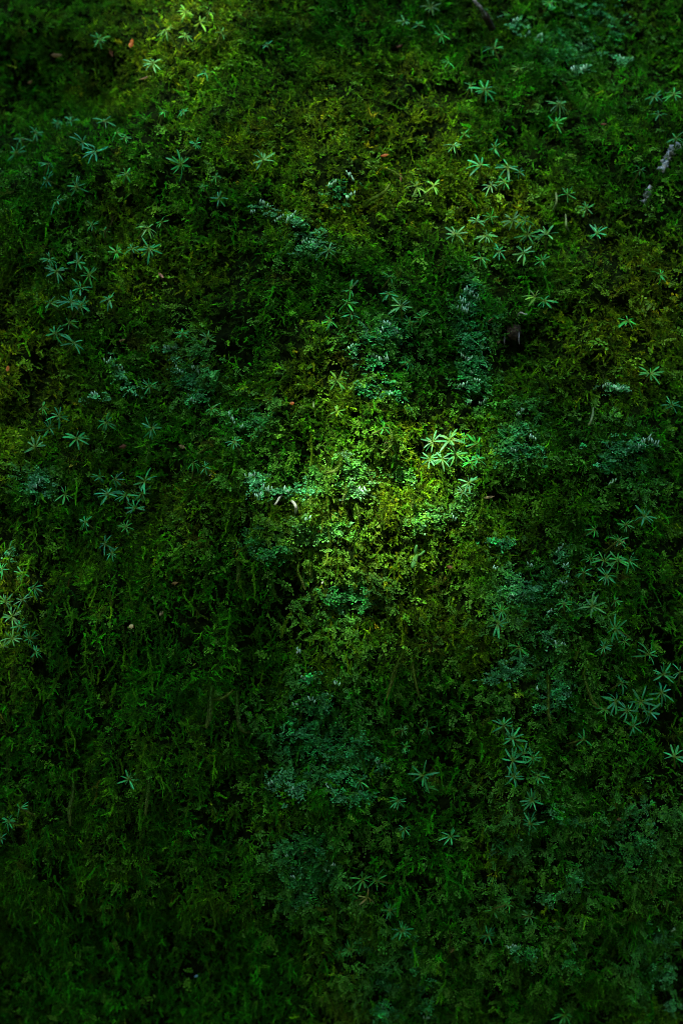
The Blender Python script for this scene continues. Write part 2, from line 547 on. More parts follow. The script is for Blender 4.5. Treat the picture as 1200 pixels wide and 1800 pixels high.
# ------------------------------------------------------------------ the tree crown overhead whose gaps let the sun through
# (cx, cy, rx, ry, share of the sun that reaches that part of the moss)
SUNFLECKS = [
    (660, 885, 125, 125, 0.70), (650, 880, 220, 230, 0.17), (790, 815, 80, 85, 0.62), (710, 980, 100, 90, 0.22),
    (335, 66, 108, 82, 0.23), (300, 140, 100, 70, 0.10), (560, 220, 200, 110, 0.10), (720, 350, 220, 90, 0.15),
    (760, 310, 90, 50, 0.12), (920, 410, 120, 70, 0.12), (1110, 520, 90, 160, 0.12), (870, 220, 180, 120, 0.06),
    (0, 1075, 55, 75, 0.58), (5, 720, 90, 120, 0.10), (600, 1785, 55, 35, 0.20), (1010, 70, 160, 80, 0.08), (590, 690, 90, 90, 0.12),
    (590, 340, 60, 50, 0.12), (240, 420, 120, 90, 0.05), (1060, 1000, 70, 100, 0.04), (120, 1150, 120, 100, 0.04),
]


def sun_share(px, py):
    t = np.full(px.shape, 0.008)
    for cx, cy, rx, ry, a in SUNFLECKS:
        t = t + a * gauss(px, py, cx, cy, rx, ry)
    inside = (px > -120) & (px < 1320) & (py > -120) & (py < 1920)
    other = 0.02 + 0.5 * np.clip(fbm(px / 320.0, py / 320.0, 77) - 0.55, 0, 1)
    other = np.where(py > 1500, 0.006, other)      # low down the crown is closed
    return np.clip(np.where(inside, t, other), 0.006, 0.97)


S = np.array(SUN_DIR)
NC = 150000
cx_ = RNG.uniform(-1.15, 1.15, NC); cz_ = RNG.uniform(-0.95, 1.25, NC)
cy_ = big_shape(cx_, cz_)
lpx, lpy = to_px(cx_, cy_, cz_)
LAI_MAX = 5.2
share = sun_share(lpx, lpy)
keep = RNG.random(NC) < np.minimum(1.0, -np.log(share) / LAI_MAX)
cx_, cy_, cz_ = cx_[keep], cy_[keep], cz_[keep]
dist = RNG.uniform(5.4, 7.0, len(cx_))
lp = np.stack([cx_, cy_, cz_ + ZC], -1) + S * dist[:, None]
wide = RNG.random((3200, 3)) * np.array([7.0, 6.0, 2.0]) + np.array([-5.2, -7.6, 4.2])
lb = lp - np.array([0, 0, ZC])
# leave the wide part of the crown out of the sun's path to the mossy face
rel = wide - np.array([0, 0, ZC]); tt = (rel[:, 1]) / S[1]
hit = rel - S * tt[:, None]
wide = wide[~((np.abs(hit[:, 0]) < 1.2) & (hit[:, 2] > -1.0) & (hit[:, 2] < 1.3))]
allp = np.concatenate([lp, wide])
ln = np.concatenate([RNG.uniform(0.024, 0.036, len(lp)), RNG.uniform(0.16, 0.26, len(wide))])
d = unit(RNG.normal(size=(len(allp), 3)) * np.array([1, 1, 0.6])); sd = unit(np.cross(d, RNG.normal(size=(len(allp), 3)))); nn = np.cross(sd, d)
A = allp - d * ln[:, None] * 0.5; B = allp + d * ln[:, None] * 0.5
W = (ln * 0.32)[:, None]; fold = (ln * 0.06)[:, None]
L1 = allp - d * ln[:, None] * 0.12 + sd * W + nn * fold; L2 = allp - d * ln[:, None] * 0.12 - sd * W + nn * fold
cv = np.stack([A, L1, B, L2], 1).reshape(-1, 3)
base = np.arange(len(allp))[:, None] * 4
cf = np.concatenate([base + np.array([0, 1, 2]), base + np.array([0, 2, 3])])
tree = link("shade_tree", None, loc=(0, 0, 0), kind="stuff", label="broad leafy tree crown that shades the rock face")
crown = link("crown", fast_mesh("crown", cv, cf, M_CANOPY), tree, kind="stuff")
mb = MB()
root_p = np.array([-3.2, -4.6, -0.1])
tube(mb, [root_p, root_p + [0.05, 0.05, 1.2], root_p + [0.2, 0.1, 2.6], root_p + [0.3, 0.25, 4.0], root_p + [0.3, 0.3, 5.4]], [0.30, 0.22, 0.18, 0.13, 0.06], 12)
for kx, (ex_, ey_, ez_) in enumerate([(-2.8, -3.0, 5.0), (0.2, -6.6, 5.0), (-4.6, -2.8, 4.8), (-3.6, -6.6, 4.9), (-0.6, -6.4, 5.3)]):
    st = root_p + np.array([0.22, 0.15, 2.5 + 0.35 * kx]); en = np.array([ex_, ey_, ez_])
    mid = (st + en) / 2 + np.array([0, 0, 0.25])
    tube(mb, [st, (st + mid) / 2 + [0, 0, .06], mid, (mid + en) / 2 + [0, 0, .05], en], [0.08, 0.06, 0.045, 0.03, 0.012], 8)
link("trunk", mb.mesh("trunk", M_BARK), tree)

# the wood that stands all round
nf = 60000
an = RNG.uniform(0, 2 * math.pi, nf); ra = RNG.uniform(13.0, 19.0, nf); he = RNG.random(nf) ** 0.8 * np.where(np.cos(an - math.atan2(SUN_DIR.y, SUN_DIR.x)) > 0.86, 9.5, 15.0)
fp = np.stack([np.cos(an) * ra, np.sin(an) * ra - 1.0, he], -1)
fl = RNG.uniform(0.35, 0.8, nf)[:, None]
d = unit(RNG.normal(size=(nf, 3))); sd = unit(np.cross(d, RNG.normal(size=(nf, 3))))
fv = np.stack([fp - d * fl * 0.5, fp + sd * fl * 0.3, fp + d * fl * 0.5, fp - sd * fl * 0.3], 1).reshape(-1, 3)
link("woods", fast_mesh("woods", fv, np.arange(nf * 4).reshape(-1, 4), M_CANOPY), kind="stuff", label="dense leafy woods standing round the rock")

# ------------------------------------------------------------------ moss mats (what nobody could count)
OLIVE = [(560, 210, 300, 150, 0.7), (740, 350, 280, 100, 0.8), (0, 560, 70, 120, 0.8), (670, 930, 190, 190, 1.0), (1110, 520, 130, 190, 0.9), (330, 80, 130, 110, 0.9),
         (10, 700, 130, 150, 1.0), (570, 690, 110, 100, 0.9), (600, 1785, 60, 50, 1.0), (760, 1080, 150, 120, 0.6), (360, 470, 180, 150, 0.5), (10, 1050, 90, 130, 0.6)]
TEAL = [(690, 600, 80, 70, 1.0), (830, 600, 60, 130, 1.0), (540, 850, 120, 60, 0.9), (620, 830, 90, 60, 0.8), (560, 935, 100, 50, 0.9), (915, 760, 60, 70, 0.9),
        (1085, 800, 80, 70, 1.0), (930, 1070, 120, 130, 0.8), (550, 1290, 110, 110, 0.9), (540, 1520, 90, 90, 1.0), (700, 1720, 100, 90, 0.7), (1120, 1480, 110, 110, 0.8),
        (335, 660, 70, 70, 0.9), (1000, 80, 140, 90, 0.7), (970, 1210, 120, 90, 0.7), (1150, 1690, 80, 80, 0.7), (450, 740, 80, 50, 0.8), (800, 900, 90, 60, 0.7),
        (950, 1480, 150, 140, 0.5), (610, 1040, 110, 60, 0.7), (880, 1600, 160, 140, 0.4), (780, 640, 70, 80, 0.4), (640, 1130, 160, 120, 0.3), (540, 430, 70, 40, 0.7), (60, 850, 50, 40, 0.8)]


def field(spots, px, py):
    t = np.zeros(px.shape)
    for cx, cy, rx, ry, a in spots:
        t = np.maximum(t, a * gauss(px, py, cx, cy, rx, ry))
    return t


def spread(n_in):
    """Points over the face and the factor of their size: fine and dense where the picture looks, fewer and larger tufts further out."""
    per = n_in / (0.76 * 1.12)
    out = []
    for (x0, x1, z0, z1), share, size in (((-0.38, 0.38, -0.54, 0.58), 1.0, 1.0), ((-0.80, 0.80, -0.74, 0.78), 0.36, 1.6), ((-1.34, 1.34, -0.94, 1.03), 0.09, 2.7)):
        n = int(per * share * (x1 - x0) * (z1 - z0))
        x = RNG.uniform(x0, x1, n); z = RNG.uniform(z0, z1, n)
        for (a0, a1, b0, b1) in out and [o[3] for o in out]:
            m = (x < a0) | (x > a1) | (z < b0) | (z > b1)
            x, z = x[m], z[m]
        out.append((x, z, np.full(len(x), size), (x0, x1, z0, z1)))
    return np.concatenate([o[0] for o in out]), np.concatenate([o[1] for o in out]), np.concatenate([o[2] for o in out])


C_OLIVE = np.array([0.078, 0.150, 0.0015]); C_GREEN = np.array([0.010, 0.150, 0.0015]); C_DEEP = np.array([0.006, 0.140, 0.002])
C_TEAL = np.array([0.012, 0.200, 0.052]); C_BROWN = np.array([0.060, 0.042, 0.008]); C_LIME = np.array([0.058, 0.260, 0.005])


def tints(px, py, x, z, seed, k_olive=1.0, spread_v=0.85):
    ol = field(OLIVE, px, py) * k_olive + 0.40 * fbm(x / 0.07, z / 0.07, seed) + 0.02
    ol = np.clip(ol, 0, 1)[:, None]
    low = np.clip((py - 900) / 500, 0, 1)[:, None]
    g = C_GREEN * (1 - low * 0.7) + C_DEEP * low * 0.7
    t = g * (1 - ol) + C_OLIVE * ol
    te = np.clip(field(TEAL, px, py) - 0.35, 0, 1)[:, None] * 0.35
    t = t * (1 - te) + C_TEAL * 0.8 * te
    br = (np.clip(fbm(x / 0.03, z / 0.03, seed + 5) - 0.8, 0, 0.5) * 1.4)[:, None]
    t = t * (1 - br) + C_BROWN * br
    var = np.exp(RNG.normal(size=(len(x), 1)) * spread_v)
    hue = 1 + RNG.normal(size=(len(x), 3)) * np.array([0.22, 0.10, 0.25])
    return np.clip(t * var * hue * 0.86, 0.0015, 0.6)


# fine moss
x, z, big = spread(170000)
px, py = to_px(x, big_shape(x, z), z)
dens = np.clip(0.62 + 0.72 * fbm(x / 0.018, z / 0.022, 41), 0.12, 1) * (1 - 0.97 * np.clip(1.5 * gauss(px, py, 908, 604, 18, 24), 0, 1))
m = RNG.random(len(x)) < dens
m &= RNG.random(len(x)) > 0.80 * crevice(x, z)
x, z, px, py, big = x[m], z[m], px[m], py[m], big[m]
rot, nrm = frames_from(x, z, RNG.normal(size=len(x)) * 1.2, RNG.normal(size=len(x)) * 0.35, RNG.normal(size=len(x)) * 0.4)
pos = np.stack([x, surf(x, z) + 0.003, z], -1)
scl = big * np.exp(RNG.normal(size=len(x)) * 0.28) * (0.70 + 0.26 * noise(x / 0.03, z / 0.03, 44))
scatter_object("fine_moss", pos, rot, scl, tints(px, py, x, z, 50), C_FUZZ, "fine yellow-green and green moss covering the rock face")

# hanging feathery shoots
x, z, big = spread(58000)
px, py = to_px(x, big_shape(x, z), z)
dens = np.clip(0.55 + 0.6 * fbm(x / 0.03, z / 0.05, 61), 0.04, 1) * (1 - 0.97 * np.clip(1.5 * gauss(px, py, 908, 604, 22, 28), 0, 1)) * (1 - 0.6 * field(TEAL, px, py))
m = RNG.random(len(x)) < dens
m &= RNG.random(len(x)) > 0.80 * crevice(x, z)
x, z, px, py, big = x[m], z[m], px[m], py[m], big[m]
free = np.clip(1.1 - (py - 200) / 900, 0.25, 1.0)
rot, nrm = frames_from(x, z, RNG.normal(size=len(x)) * (0.55 + 0.65 * free), RNG.normal(size=len(x)) * 0.3, RNG.normal(size=len(x)) * 0.6)
pos = np.stack([x, surf(x, z) + 0.002, z], -1)
scl = big * np.exp(RNG.normal(size=len(x)) * 0.25) * (0.62 + 0.02 * np.clip((py - 500) / 700, 0, 1))
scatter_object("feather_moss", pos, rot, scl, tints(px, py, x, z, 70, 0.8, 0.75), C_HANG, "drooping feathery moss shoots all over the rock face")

# long mossy ropes hanging in streaks, most of them low on the face
x, z, big = spread(5200)
px, py = to_px(x, big_shape(x, z), z)
dens = np.clip(0.10 + 0.75 * np.clip((py - 700) / 350, 0, 1) * np.clip((900 - px) / 300 + 0.3, 0.25, 1), 0, 1) * (1 - 0.85 * np.clip(field(TEAL, px, py), 0, 1))
m = RNG.random(len(x)) < dens
m &= RNG.random(len(x)) > 0.6 * crevice(x, z)
x, z, px, py, big = x[m], z[m], px[m], py[m], big[m]
rot, nrm = frames_from(x, z, RNG.normal(size=len(x)) * 0.22, RNG.normal(size=len(x)) * 0.12, RNG.normal(size=len(x)) * 0.6)
pos = np.stack([x, surf(x, z) - 0.002, z], -1)
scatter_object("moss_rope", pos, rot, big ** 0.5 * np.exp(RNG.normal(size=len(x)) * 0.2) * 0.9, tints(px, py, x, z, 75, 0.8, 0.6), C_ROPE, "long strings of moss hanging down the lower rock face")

# small leafy liverworts
x, z, big = spread(60000)
px, py = to_px(x, big_shape(x, z), z)
dens = np.clip(field(TEAL, px, py) * (0.75 + 0.7 * fbm(x / 0.02, z / 0.015, 81)) + (0.10 + 0.30 * np.clip(fbm(x / 0.045, z / 0.035, 82) - 0.3, 0, 1)) * (1 - 0.65 * np.clip((py - 850) / 250, 0, 1) * np.clip((700 - px) / 200, 0, 1)), 0, 0.9)
dens = dens * (1 - 0.97 * np.clip(1.5 * gauss(px, py, 908, 604, 20, 26), 0, 1))
m = RNG.random(len(x)) < dens
m &= RNG.random(len(x)) > 0.80 * crevice(x, z)
x, z, px, py, big = x[m], z[m], px[m], py[m], big[m]
rot, nrm = frames_from(x, z, RNG.normal(size=len(x)) * 0.5, RNG.normal(size=len(x)) * 0.3, RNG.normal(size=len(x)) * 0.6)
pos = np.stack([x, surf(x, z) - 0.002, z], -1)
scl = big * 0.84 * np.exp(RNG.normal(size=len(x)) * 0.25)
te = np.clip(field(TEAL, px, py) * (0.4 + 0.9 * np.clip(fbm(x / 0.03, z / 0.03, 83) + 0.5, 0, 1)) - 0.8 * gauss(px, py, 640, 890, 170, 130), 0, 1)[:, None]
t = (C_LIME + np.array([0.055, 0.0, 0.0]) * np.clip(field(OLIVE, px, py), 0, 1)[:, None]) * 0.75 * (1 - te) + C_TEAL * te  # redder in the olive zones: the sun pool's warmth put into the liverwort colour
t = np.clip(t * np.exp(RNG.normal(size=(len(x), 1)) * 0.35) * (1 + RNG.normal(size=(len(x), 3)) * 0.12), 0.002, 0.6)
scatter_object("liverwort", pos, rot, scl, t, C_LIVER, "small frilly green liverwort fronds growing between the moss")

# ------------------------------------------------------------------ star plants: whorls of narrow blunt leaves on a short stem
TONES = {'t': (0.016, 0.300, 0.062), 'g': (0.020, 0.290, 0.022), 'y': (0.100, 0.260, 0.012), 'b': (0.016, 0.270, 0.085), 'r': (0.20, 0.17, 0.05), 'w': (0.070, 0.300, 0.070)}


def star_leaf(bend, w):
    """A narrow strap leaf, one unit long along +X, its upper side towards +Z, folded along the midrib and bent down."""
    s = np.array([0.0, 0.12, 0.3, 0.55, 0.78, 0.93, 1.0]); wd = np.array([0.45, 0.55, 0.85, 1.0, 0.95, 0.62, 0.12]) * w
    zz = 0.10 * s - bend * s ** 2
    v = []
    for a, b, c in zip(s, wd, zz):
        v += [(a, b * 0.5, c + b * 0.16), (a, 0, c), (a, -b * 0.5, c + b * 0.16)]
    f = []
    for i in range(len(s) - 1):
        for j in (0, 1):
            f.append((i * 3 + j, (i + 1) * 3 + j, (i + 1) * 3 + j + 1, i * 3 + j + 1))
    mb = MB(); mb.add(v, f, np.repeat(np.clip(s, 0, 1) ** 1.5 * 0.8, 3))
    return mb.mesh("leaf", M_STAR)


STAR_LEAVES = [star_leaf(b, w) for b, w in ((0.18, 0.135), (0.34, 0.142), (0.50, 0.138), (0.26, 0.155), (0.72, 0.13), (0.42, 0.118))]
mb = MB(); tube(mb, [(0, 0, 0), (0.02, 0.01, 0.35), (0, 0, 0.75), (0, 0, 1.0)], [0.06, 0.055, 0.05, 0.035], 6)
STAR_STEM = mb.mesh("stem", M_STEM)


def star_plant(px, py, r, tone, rng, label, group, n=None, cat="plant"):
    size = r / PXM * 0.90 * rng.uniform(0.84, 1.06)
    h = 0.0125 + 0.35 * size + 0.004 * rng.random()
    top = at(px, py, h)
    nrm = normals(top[0:1], top[2:3])[0]
    ax = unit(nrm * np.array([0.6, 1, 0.5]) + np.array([rng.normal() * 0.38, 0, 0.50 + rng.normal() * 0.28]))
    foot = top - ax * h * 1.05
    foot = top + (foot - top) * 1.0
    root = link("star_plant", None, loc=(foot[0], foot[1], foot[2] + ZC), label=label, cat=cat, group=group)
    c = np.array(TONES[tone]) * math.exp(rng.normal() * 0.16) * (1 + rng.normal(size=3) * 0.08)
    up = Vector(ax)
    q = up.to_track_quat('Z', 'Y')
    spin = rng.random() * 6.28
    st = link("stem", STAR_STEM, root)
    st.rotation_mode = 'QUATERNION'; st.rotation_quaternion = q
    L = (top - foot); ln_ = float(np.linalg.norm(L))
    st.scale = (0.014, 0.014, ln_); st.color = (0.07, 0.12, 0.015, 1)
    n = n or int(rng.integers(9, 14))
    gone = rng.random() * 6.28
    gap = rng.choice([0.0, 0.0, 0.3, 0.5])
    age = rng.uniform(-0.15, 0.20)
    for k in range(n):
        az = spin + k * 2 * math.pi / n + rng.normal() * 0.16
        inner = k % 4 == 3
        if abs((az - gone + math.pi) % (2 * math.pi) - math.pi) < gap:
            continue
        me = STAR_LEAVES[int(rng.integers(0, len(STAR_LEAVES)))]
        o = link("leaf", me, root)
        ln_leaf = size * (0.70 if inner else 1.08) * rng.uniform(0.72, 1.2)
        pitch = math.radians((34 if inner else 10) + rng.normal() * 15) - age
        rot = q.to_matrix() @ Matrix.Rotation(az, 3, 'Z') @ Matrix.Rotation(-pitch, 3, 'Y') @ Matrix.Rotation(rng.normal() * 0.25, 3, 'X')
        o.rotation_mode = 'QUATERNION'; o.rotation_quaternion = rot.to_quaternion()
        p = up * (ln_ * (0.97 + 0.06 * inner - 0.05 * rng.random()))
        o.location = p
        o.scale = (ln_leaf, ln_leaf * rng.uniform(0.85, 1.15), ln_leaf)
        cc = np.clip(c * math.exp(rng.normal() * 0.38) * (1 + rng.normal(size=3) * np.array([0.2, 0.08, 0.2])), 0.003, 0.8)
        o.color = (*cc, 1)
    return root


# (what they stand in, order: v from the top, h from the left, adjective), then (x, y, size in pixels, tone)
STARS = [
    ("the blurred sunny tuft at the top edge", 'h', "yellow-green", [(292, 52, 20, 'y'), (327, 62, 18, 'y'), (327, 20, 16, 'y'), (352, 38, 22, 'y'), (368, 20, 16, 'y'), (390, 57, 20, 'y')]),
    ("@blurred pale star plant under the sunny tuft at the top edge", '', "", [(269, 110, 22, 'w')]),
    ("@dim green star plant between the orange leaf and the tan leaf", '', "", [(175, 68, 20, 'g')]),
    ("@small bluish star plant alone, high above the middle", '', "", [(470, 78, 14, 'b')]),
    ("@dim teal star plant below the sunny tuft, beside yellowish moss", '', "", [(362, 127, 17, 't')]),
    ("the blurred trio high at the left edge", 'v', "teal", [(38, 243, 22, 't'), (28, 268, 22, 'b'), (63, 232, 17, 't')]),
    ("the blurred pair above the big double star", 'h', "teal", [(125, 212, 20, 't'), (102, 216, 16, 't')]),
    ("the big double star below the tan leaf", 'h', "large teal", [(146, 250, 25, 'b'), (168, 266, 26, 'b')]),
    ("the blurred bunch beside the big double star", 'h', "green", [(185, 212, 22, 't'), (206, 232, 21, 'g'), (219, 241, 18, 'g')]),
    ("the loose chain below the big double star", 'v', "dull teal", [(86, 287, 20, 't'), (82, 316, 20, 'b'), (135, 328, 20, 't'), (100, 352, 21, 't')]),
    ("the small pair below the sunny tuft", 'h', "small", [(288, 195, 13, 'g'), (322, 195, 15, 't')]),
    ("the pair midway to the lone bright star", 'v', "teal", [(318, 288, 24, 't'), (345, 252, 18, 't')]),
    ("the little trio left of the lone bright star", 'v', "small", [(380, 310, 16, 'g'), (357, 328, 11, 'g'), (385, 348, 19, 'b')]),
    ("@dim green star plant alone in dark moss left of the little trio", '', "", [(222, 305, 16, 'g')]),
    ("@lone bright green star plant above the pale lichen chain", '', "", [(462, 281, 23, 'w')]),
    ("the small pair above the row of five", 'h', "small", [(162, 395, 14, 't'), (182, 405, 12, 'g')]),
    ("the row of five beside pale lichen", 'h', "bright green", [(205, 442, 17, 'g'), (232, 436, 18, 't'), (260, 401, 25, 'w'), (283, 390, 14, 'g'), (263, 437, 24, 't')]),
    ("@bright green star plant at the end of the pale lichen chain", '', "", [(577, 440, 19, 'w')]),
    ("the long left-edge chain's upper half", 'v', "teal", [(88, 455, 18, 't'), (137, 460, 21, 't'), (100, 476, 22, 't'), (157, 483, 24, 'g')]),
    ("the long left-edge chain's lower half", 'v', "bright teal", [(142, 506, 25, 't'), (125, 530, 24, 'b'), (143, 537, 22, 't'), (88, 532, 18, 'g'), (122, 566, 20, 'g'), (97, 586, 21, 't'), (130, 602, 25, 't')]),
    ("@lone star plant just right of the long chain near the left edge", '', "", [(192, 525, 20, 't')]),
    ("those by white-tufted lichen", 'h', "tiny", [(270, 611, 10, 'g'), (320, 586, 13, 't'), (366, 595, 15, 'w'), (263, 678, 18, 't')]),
    ("the row of three above the brown flake", 'h', "green", [(187, 742, 23, 't'), (267, 752, 21, 't'), (372, 718, 19, 'g')]),
    ("the five near the left edge", 'v', "teal", [(75, 716, 16, 'g'), (105, 731, 22, 't'), (87, 752, 21, 't'), (135, 770, 22, 't'), (62, 785, 25, 'w')]),
    ("the dense cluster left of the sunlit patch", 'h', "teal", [(177, 838, 16, 't'), (202, 842, 20, 'b'), (190, 868, 24, 'b'), (222, 870, 19, 't'), (255, 845, 24, 't'), (250, 866, 22, 'g'), (238, 893, 25, 'b')]),
    ("@narrow upright star plant beside the grey lichen at the left", '', "", [(115, 868, 19, 'g')]),
    ("the sparse ones beside the sunlit patch", 'v', "small", [(340, 812, 17, 'g'), (360, 821, 13, 't'), (412, 775, 16, 't'), (442, 766, 14, 'g')]),
    ("the few hanging below the dense cluster", 'v', "blue-green", [(185, 955, 22, 'b'), (196, 972, 15, 't'), (150, 917, 18, 't'), (222, 926, 17, 'g')]),
    ("the two above the sunny edge tuft", 'v', "bluish", [(17, 963, 18, 'b'), (4, 1000, 15, 't')]),
    ("the sunny tuft at the left edge", 'v', "sunlit", [(40, 1008, 17, 'g'), (60, 1032, 18, 't'), (40, 1054, 22, 'w'), (10, 1058, 20, 'w'), (22, 1083, 22, 'w'), (35, 1101, 16, 't'), (22, 1122, 20, 'w'), (52, 1122, 18, 't'), (4, 1136, 17, 'y')]),
    ("@dim star plant below the sunny tuft at the left edge", '', "", [(63, 1146, 14, 't')]),
    ("the tuft beside the broken twig", 'h', "blurred green", [(757, 12, 22, 'y'), (710, 37, 20, 'w'), (735, 43, 18, 'g'), (775, 60, 19, 'g')]),
    ("@small star plant cut by the top edge, right of the broken twig", '', "", [(965, 4, 15, 'g')]),
    ("@feathery green star plant below the broken twig", '', "", [(868, 84, 24, 'g')]),
    ("@small yellowish star plant between pale lichen and feathery star plant", '', "", [(912, 120, 15, 'y')]),
    ("the blurred trio well below the broken twig", 'h', "green", [(852, 157, 25, 't'), (827, 150, 16, 'g'), (788, 108, 16, 'g')]),
    ("the stacked pair below the white lichen tuft", 'v', "bright green", [(982, 182, 25, 'w'), (975, 216, 25, 'g')]),
    ("the blurred ones below the top right corner", 'v', "green", [(1150, 168, 20, 't'), (1183, 165, 24, 'g'), (1157, 200, 19, 'g')]),
    ("the faint pair above the bare stone streak", 'h', "faint", [(1125, 298, 14, 'g'), (1187, 242, 17, 'g')]),
    ("the loose group in the upper middle", 'v', "green", [(815, 235, 15, 'g'), (797, 255, 19, 'w'), (868, 259, 18, 't'), (845, 290, 24, 't'), (892, 293, 27, 't'), (911, 302, 14, 'b'), (862, 325, 22, 'w'), (886, 319, 16, 'g')]),
    ("the lit pair above the yellowest moss", 'h', "lime green", [(732, 327, 22, 'y'), (762, 326, 21, 'y')]),
    ("the big bright colony's left half", 'h', "bright", [(838, 388, 22, 'w'), (862, 381, 17, 'g'), (800, 411, 27, 'w'), (855, 414, 21, 'w'), (845, 453, 18, 'g')]),
    ("the big bright colony's right half", 'h', "bright", [(900, 386, 21, 'w'), (922, 386, 19, 'g'), (926, 412, 22, 'w'), (960, 411, 28, 'w'), (920, 444, 24, 'w'), (877, 441, 17, 't'), (952, 457, 18, 'g')]),
    ("@flat teal star plant on grey lichen right of the bright colony", '', "", [(1048, 410, 23, 'b')]),
    ("the small pair above the flat teal star plant", 'h', "small green", [(1030, 365, 17, 'g'), (997, 342, 18, 'g')]),
    ("the stacked few left of the arched lichen", 'v', "green", [(615, 508, 22, 'g'), (610, 531, 22, 'g'), (617, 551, 22, 't'), (580, 563, 18, 'g')]),
    ("the bunch above the arched lichen clump", 'h', "green", [(682, 515, 21, 't'), (704, 538, 24, 'w'), (740, 557, 19, 'g'), (720, 566, 17, 'g'), (687, 486, 14, 'g')]),
    ("@drooping teal star plant under the arched lichen clump", '', "", [(718, 636, 20, 't')]),
    ("the pair above the dark hollow", 'h', "bright green", [(940, 521, 22, 'y'), (956, 528, 20, 't')]),
    ("the dark spiky ones along the right edge", 'v', "dark green", [(1160, 481, 22, 'g'), (1102, 563, 25, 'g'), (1142, 656, 22, 'g'), (1180, 712, 20, 't')]),
    ("the yellow-green ones above the sunlit patch", 'v', "yellow-green", [(592, 668, 21, 'y'), (592, 722, 15, 'y'), (675, 752, 18, 'g')]),
    ("the white-lit sunny cluster's upper row", 'h', "shining", [(760, 776, 22, 'w'), (790, 772, 25, 'w'), (838, 780, 22, 'g'), (815, 768, 15, 'g')]),
    ("the white-lit sunny cluster's lower row", 'h', "shining", [(755, 806, 20, 'w'), (776, 806, 22, 'w'), (800, 798, 22, 'w'), (826, 812, 22, 'g'), (840, 806, 17, 't')]),
    ("the drooping pair below the white-lit sunny cluster", 'v', "shining", [(824, 848, 22, 'w'), (813, 864, 18, 'w')]),
    ("the right-hand swarm's upper part", 'v', "green", [(1132, 907, 22, 't'), (1100, 922, 16, 'g'), (1045, 930, 20, 'g'), (1087, 950, 20, 'g')]),
    ("the right-hand swarm's middle row", 'h', "green", [(1025, 1005, 20, 't'), (1037, 982, 18, 'g'), (1060, 985, 21, 'g'), (1065, 1012, 22, 't'), (1085, 984, 19, 'g'), (1105, 985, 20, 't')]),
    ("the right-hand swarm's lower part", 'v', "teal", [(1040, 1066, 24, 'w'), (1080, 1055, 15, 'g'), (990, 1060, 16, 'g'), (1080, 1105, 23, 't'), (1097, 1127, 15, 'g'), (1060, 1137, 19, 't')]),
    ("the stepped trio under the grey-teal lichen", 'v', "teal", [(880, 1073, 16, 'g'), (874, 1096, 24, 't'), (912, 1137, 23, 'g')]),
    ("the big lower-right colony's upper half", 'v', "blue-green", [(1140, 1150, 25, 't'), (1165, 1185, 24, 't'), (1194, 1180, 16, 't'), (1092, 1200, 21, 't'), (1162, 1217, 23, 'b')]),
    ("the big lower-right colony's lower half", 'h', "blue-green", [(1063, 1246, 20, 'g'), (1082, 1231, 26, 'b'), (1102, 1249, 22, 't'), (1112, 1276, 20, 't'), (1126, 1232, 24, 't'), (1141, 1252, 30, 'b')]),
    ("@star plant hanging alone at the right edge below the colony", '', "", [(1184, 1330, 27, 't')]),
    ("@small star plant between the colony and the drooping column", '', "", [(1026, 1300, 18, 't')]),
    ("the lower right drooping column's head", 'v', "teal", [(885, 1275, 22, 't'), (900, 1298, 25, 't'), (920, 1325, 18, 't'), (900, 1337, 25, 'b'), (936, 1332, 18, 't')]),
    ("the lower right drooping column's tail", 'v', "teal", [(902, 1366, 24, 'b'), (945, 1364, 18, 't'), (935, 1407, 22, 't'), (931, 1448, 25, 't')]),
    ("the tiny trio low in the middle", 'v', "tiny", [(707, 1283, 13, 'w'), (750, 1281, 18, 'g'), (712, 1312, 11, 'g')]),
    ("the pair in the dark, low in the middle", 'h', "teal-green", [(743, 1363, 26, 't'), (751, 1382, 18, 'g')]),
    ("the four around the low dark pair", 'h', "dim", [(632, 1373, 16, 't'), (700, 1407, 19, 't'), (710, 1456, 16, 't'), (792, 1470, 20, 't')]),
    ("@lone star plant in dark hanging moss at lower left", '', "", [(227, 1370, 19, 't')]),
    ("the dark trio at the lower left edge", 'v', "dark green", [(35, 1420, 18, 't'), (15, 1443, 20, 't'), (2, 1473, 17, 'b')]),
    ("@red-tinged star plant among green ones near the bottom", '', "", [(647, 1577, 22, 'r')]),
    ("those round the red-tinged star plant", 'v', "green", [(637, 1546, 21, 'g'), (661, 1548, 21, 'g'), (622, 1572, 17, 'g')]),
    ("the diagonal pair below the red-tinged star plant", 'v', "blue-green", [(685, 1600, 20, 't'), (707, 1636, 22, 't')]),
    ("the faint pair beside the diagonal pair", 'h', "faint", [(615, 1670, 20, 'g'), (596, 1676, 14, 'g')]),
    ("the bottom right foursome", 'v', "green", [(867, 1600, 17, 'g'), (892, 1590, 16, 'g'), (931, 1610, 22, 'w'), (857, 1643, 20, 't')]),
    ("@tiny star plant right of the bottom right foursome", '', "", [(977, 1628, 10, 'g')]),
    ("@blurred star plant at the bottom edge", '', "", [(992, 1783, 27, 'g')]),
]
ORD = ["first", "second", "third", "fourth", "fifth", "sixth", "seventh", "eighth"]


def place_in(k, n, way):
    a, b = ("top", "bottom") if way == 'v' else ("left", "right")
    if n == 2:
        return "%s one of" % (("upper", "lower") if way == 'v' else ("left", "right"))[k]
    if k == 0:
        return ("topmost of" if way == 'v' else "leftmost of")
    if k == n - 1:
        return ("lowest of" if way == 'v' else "rightmost of")
    return "%s from %s of" % (ORD[k], a)


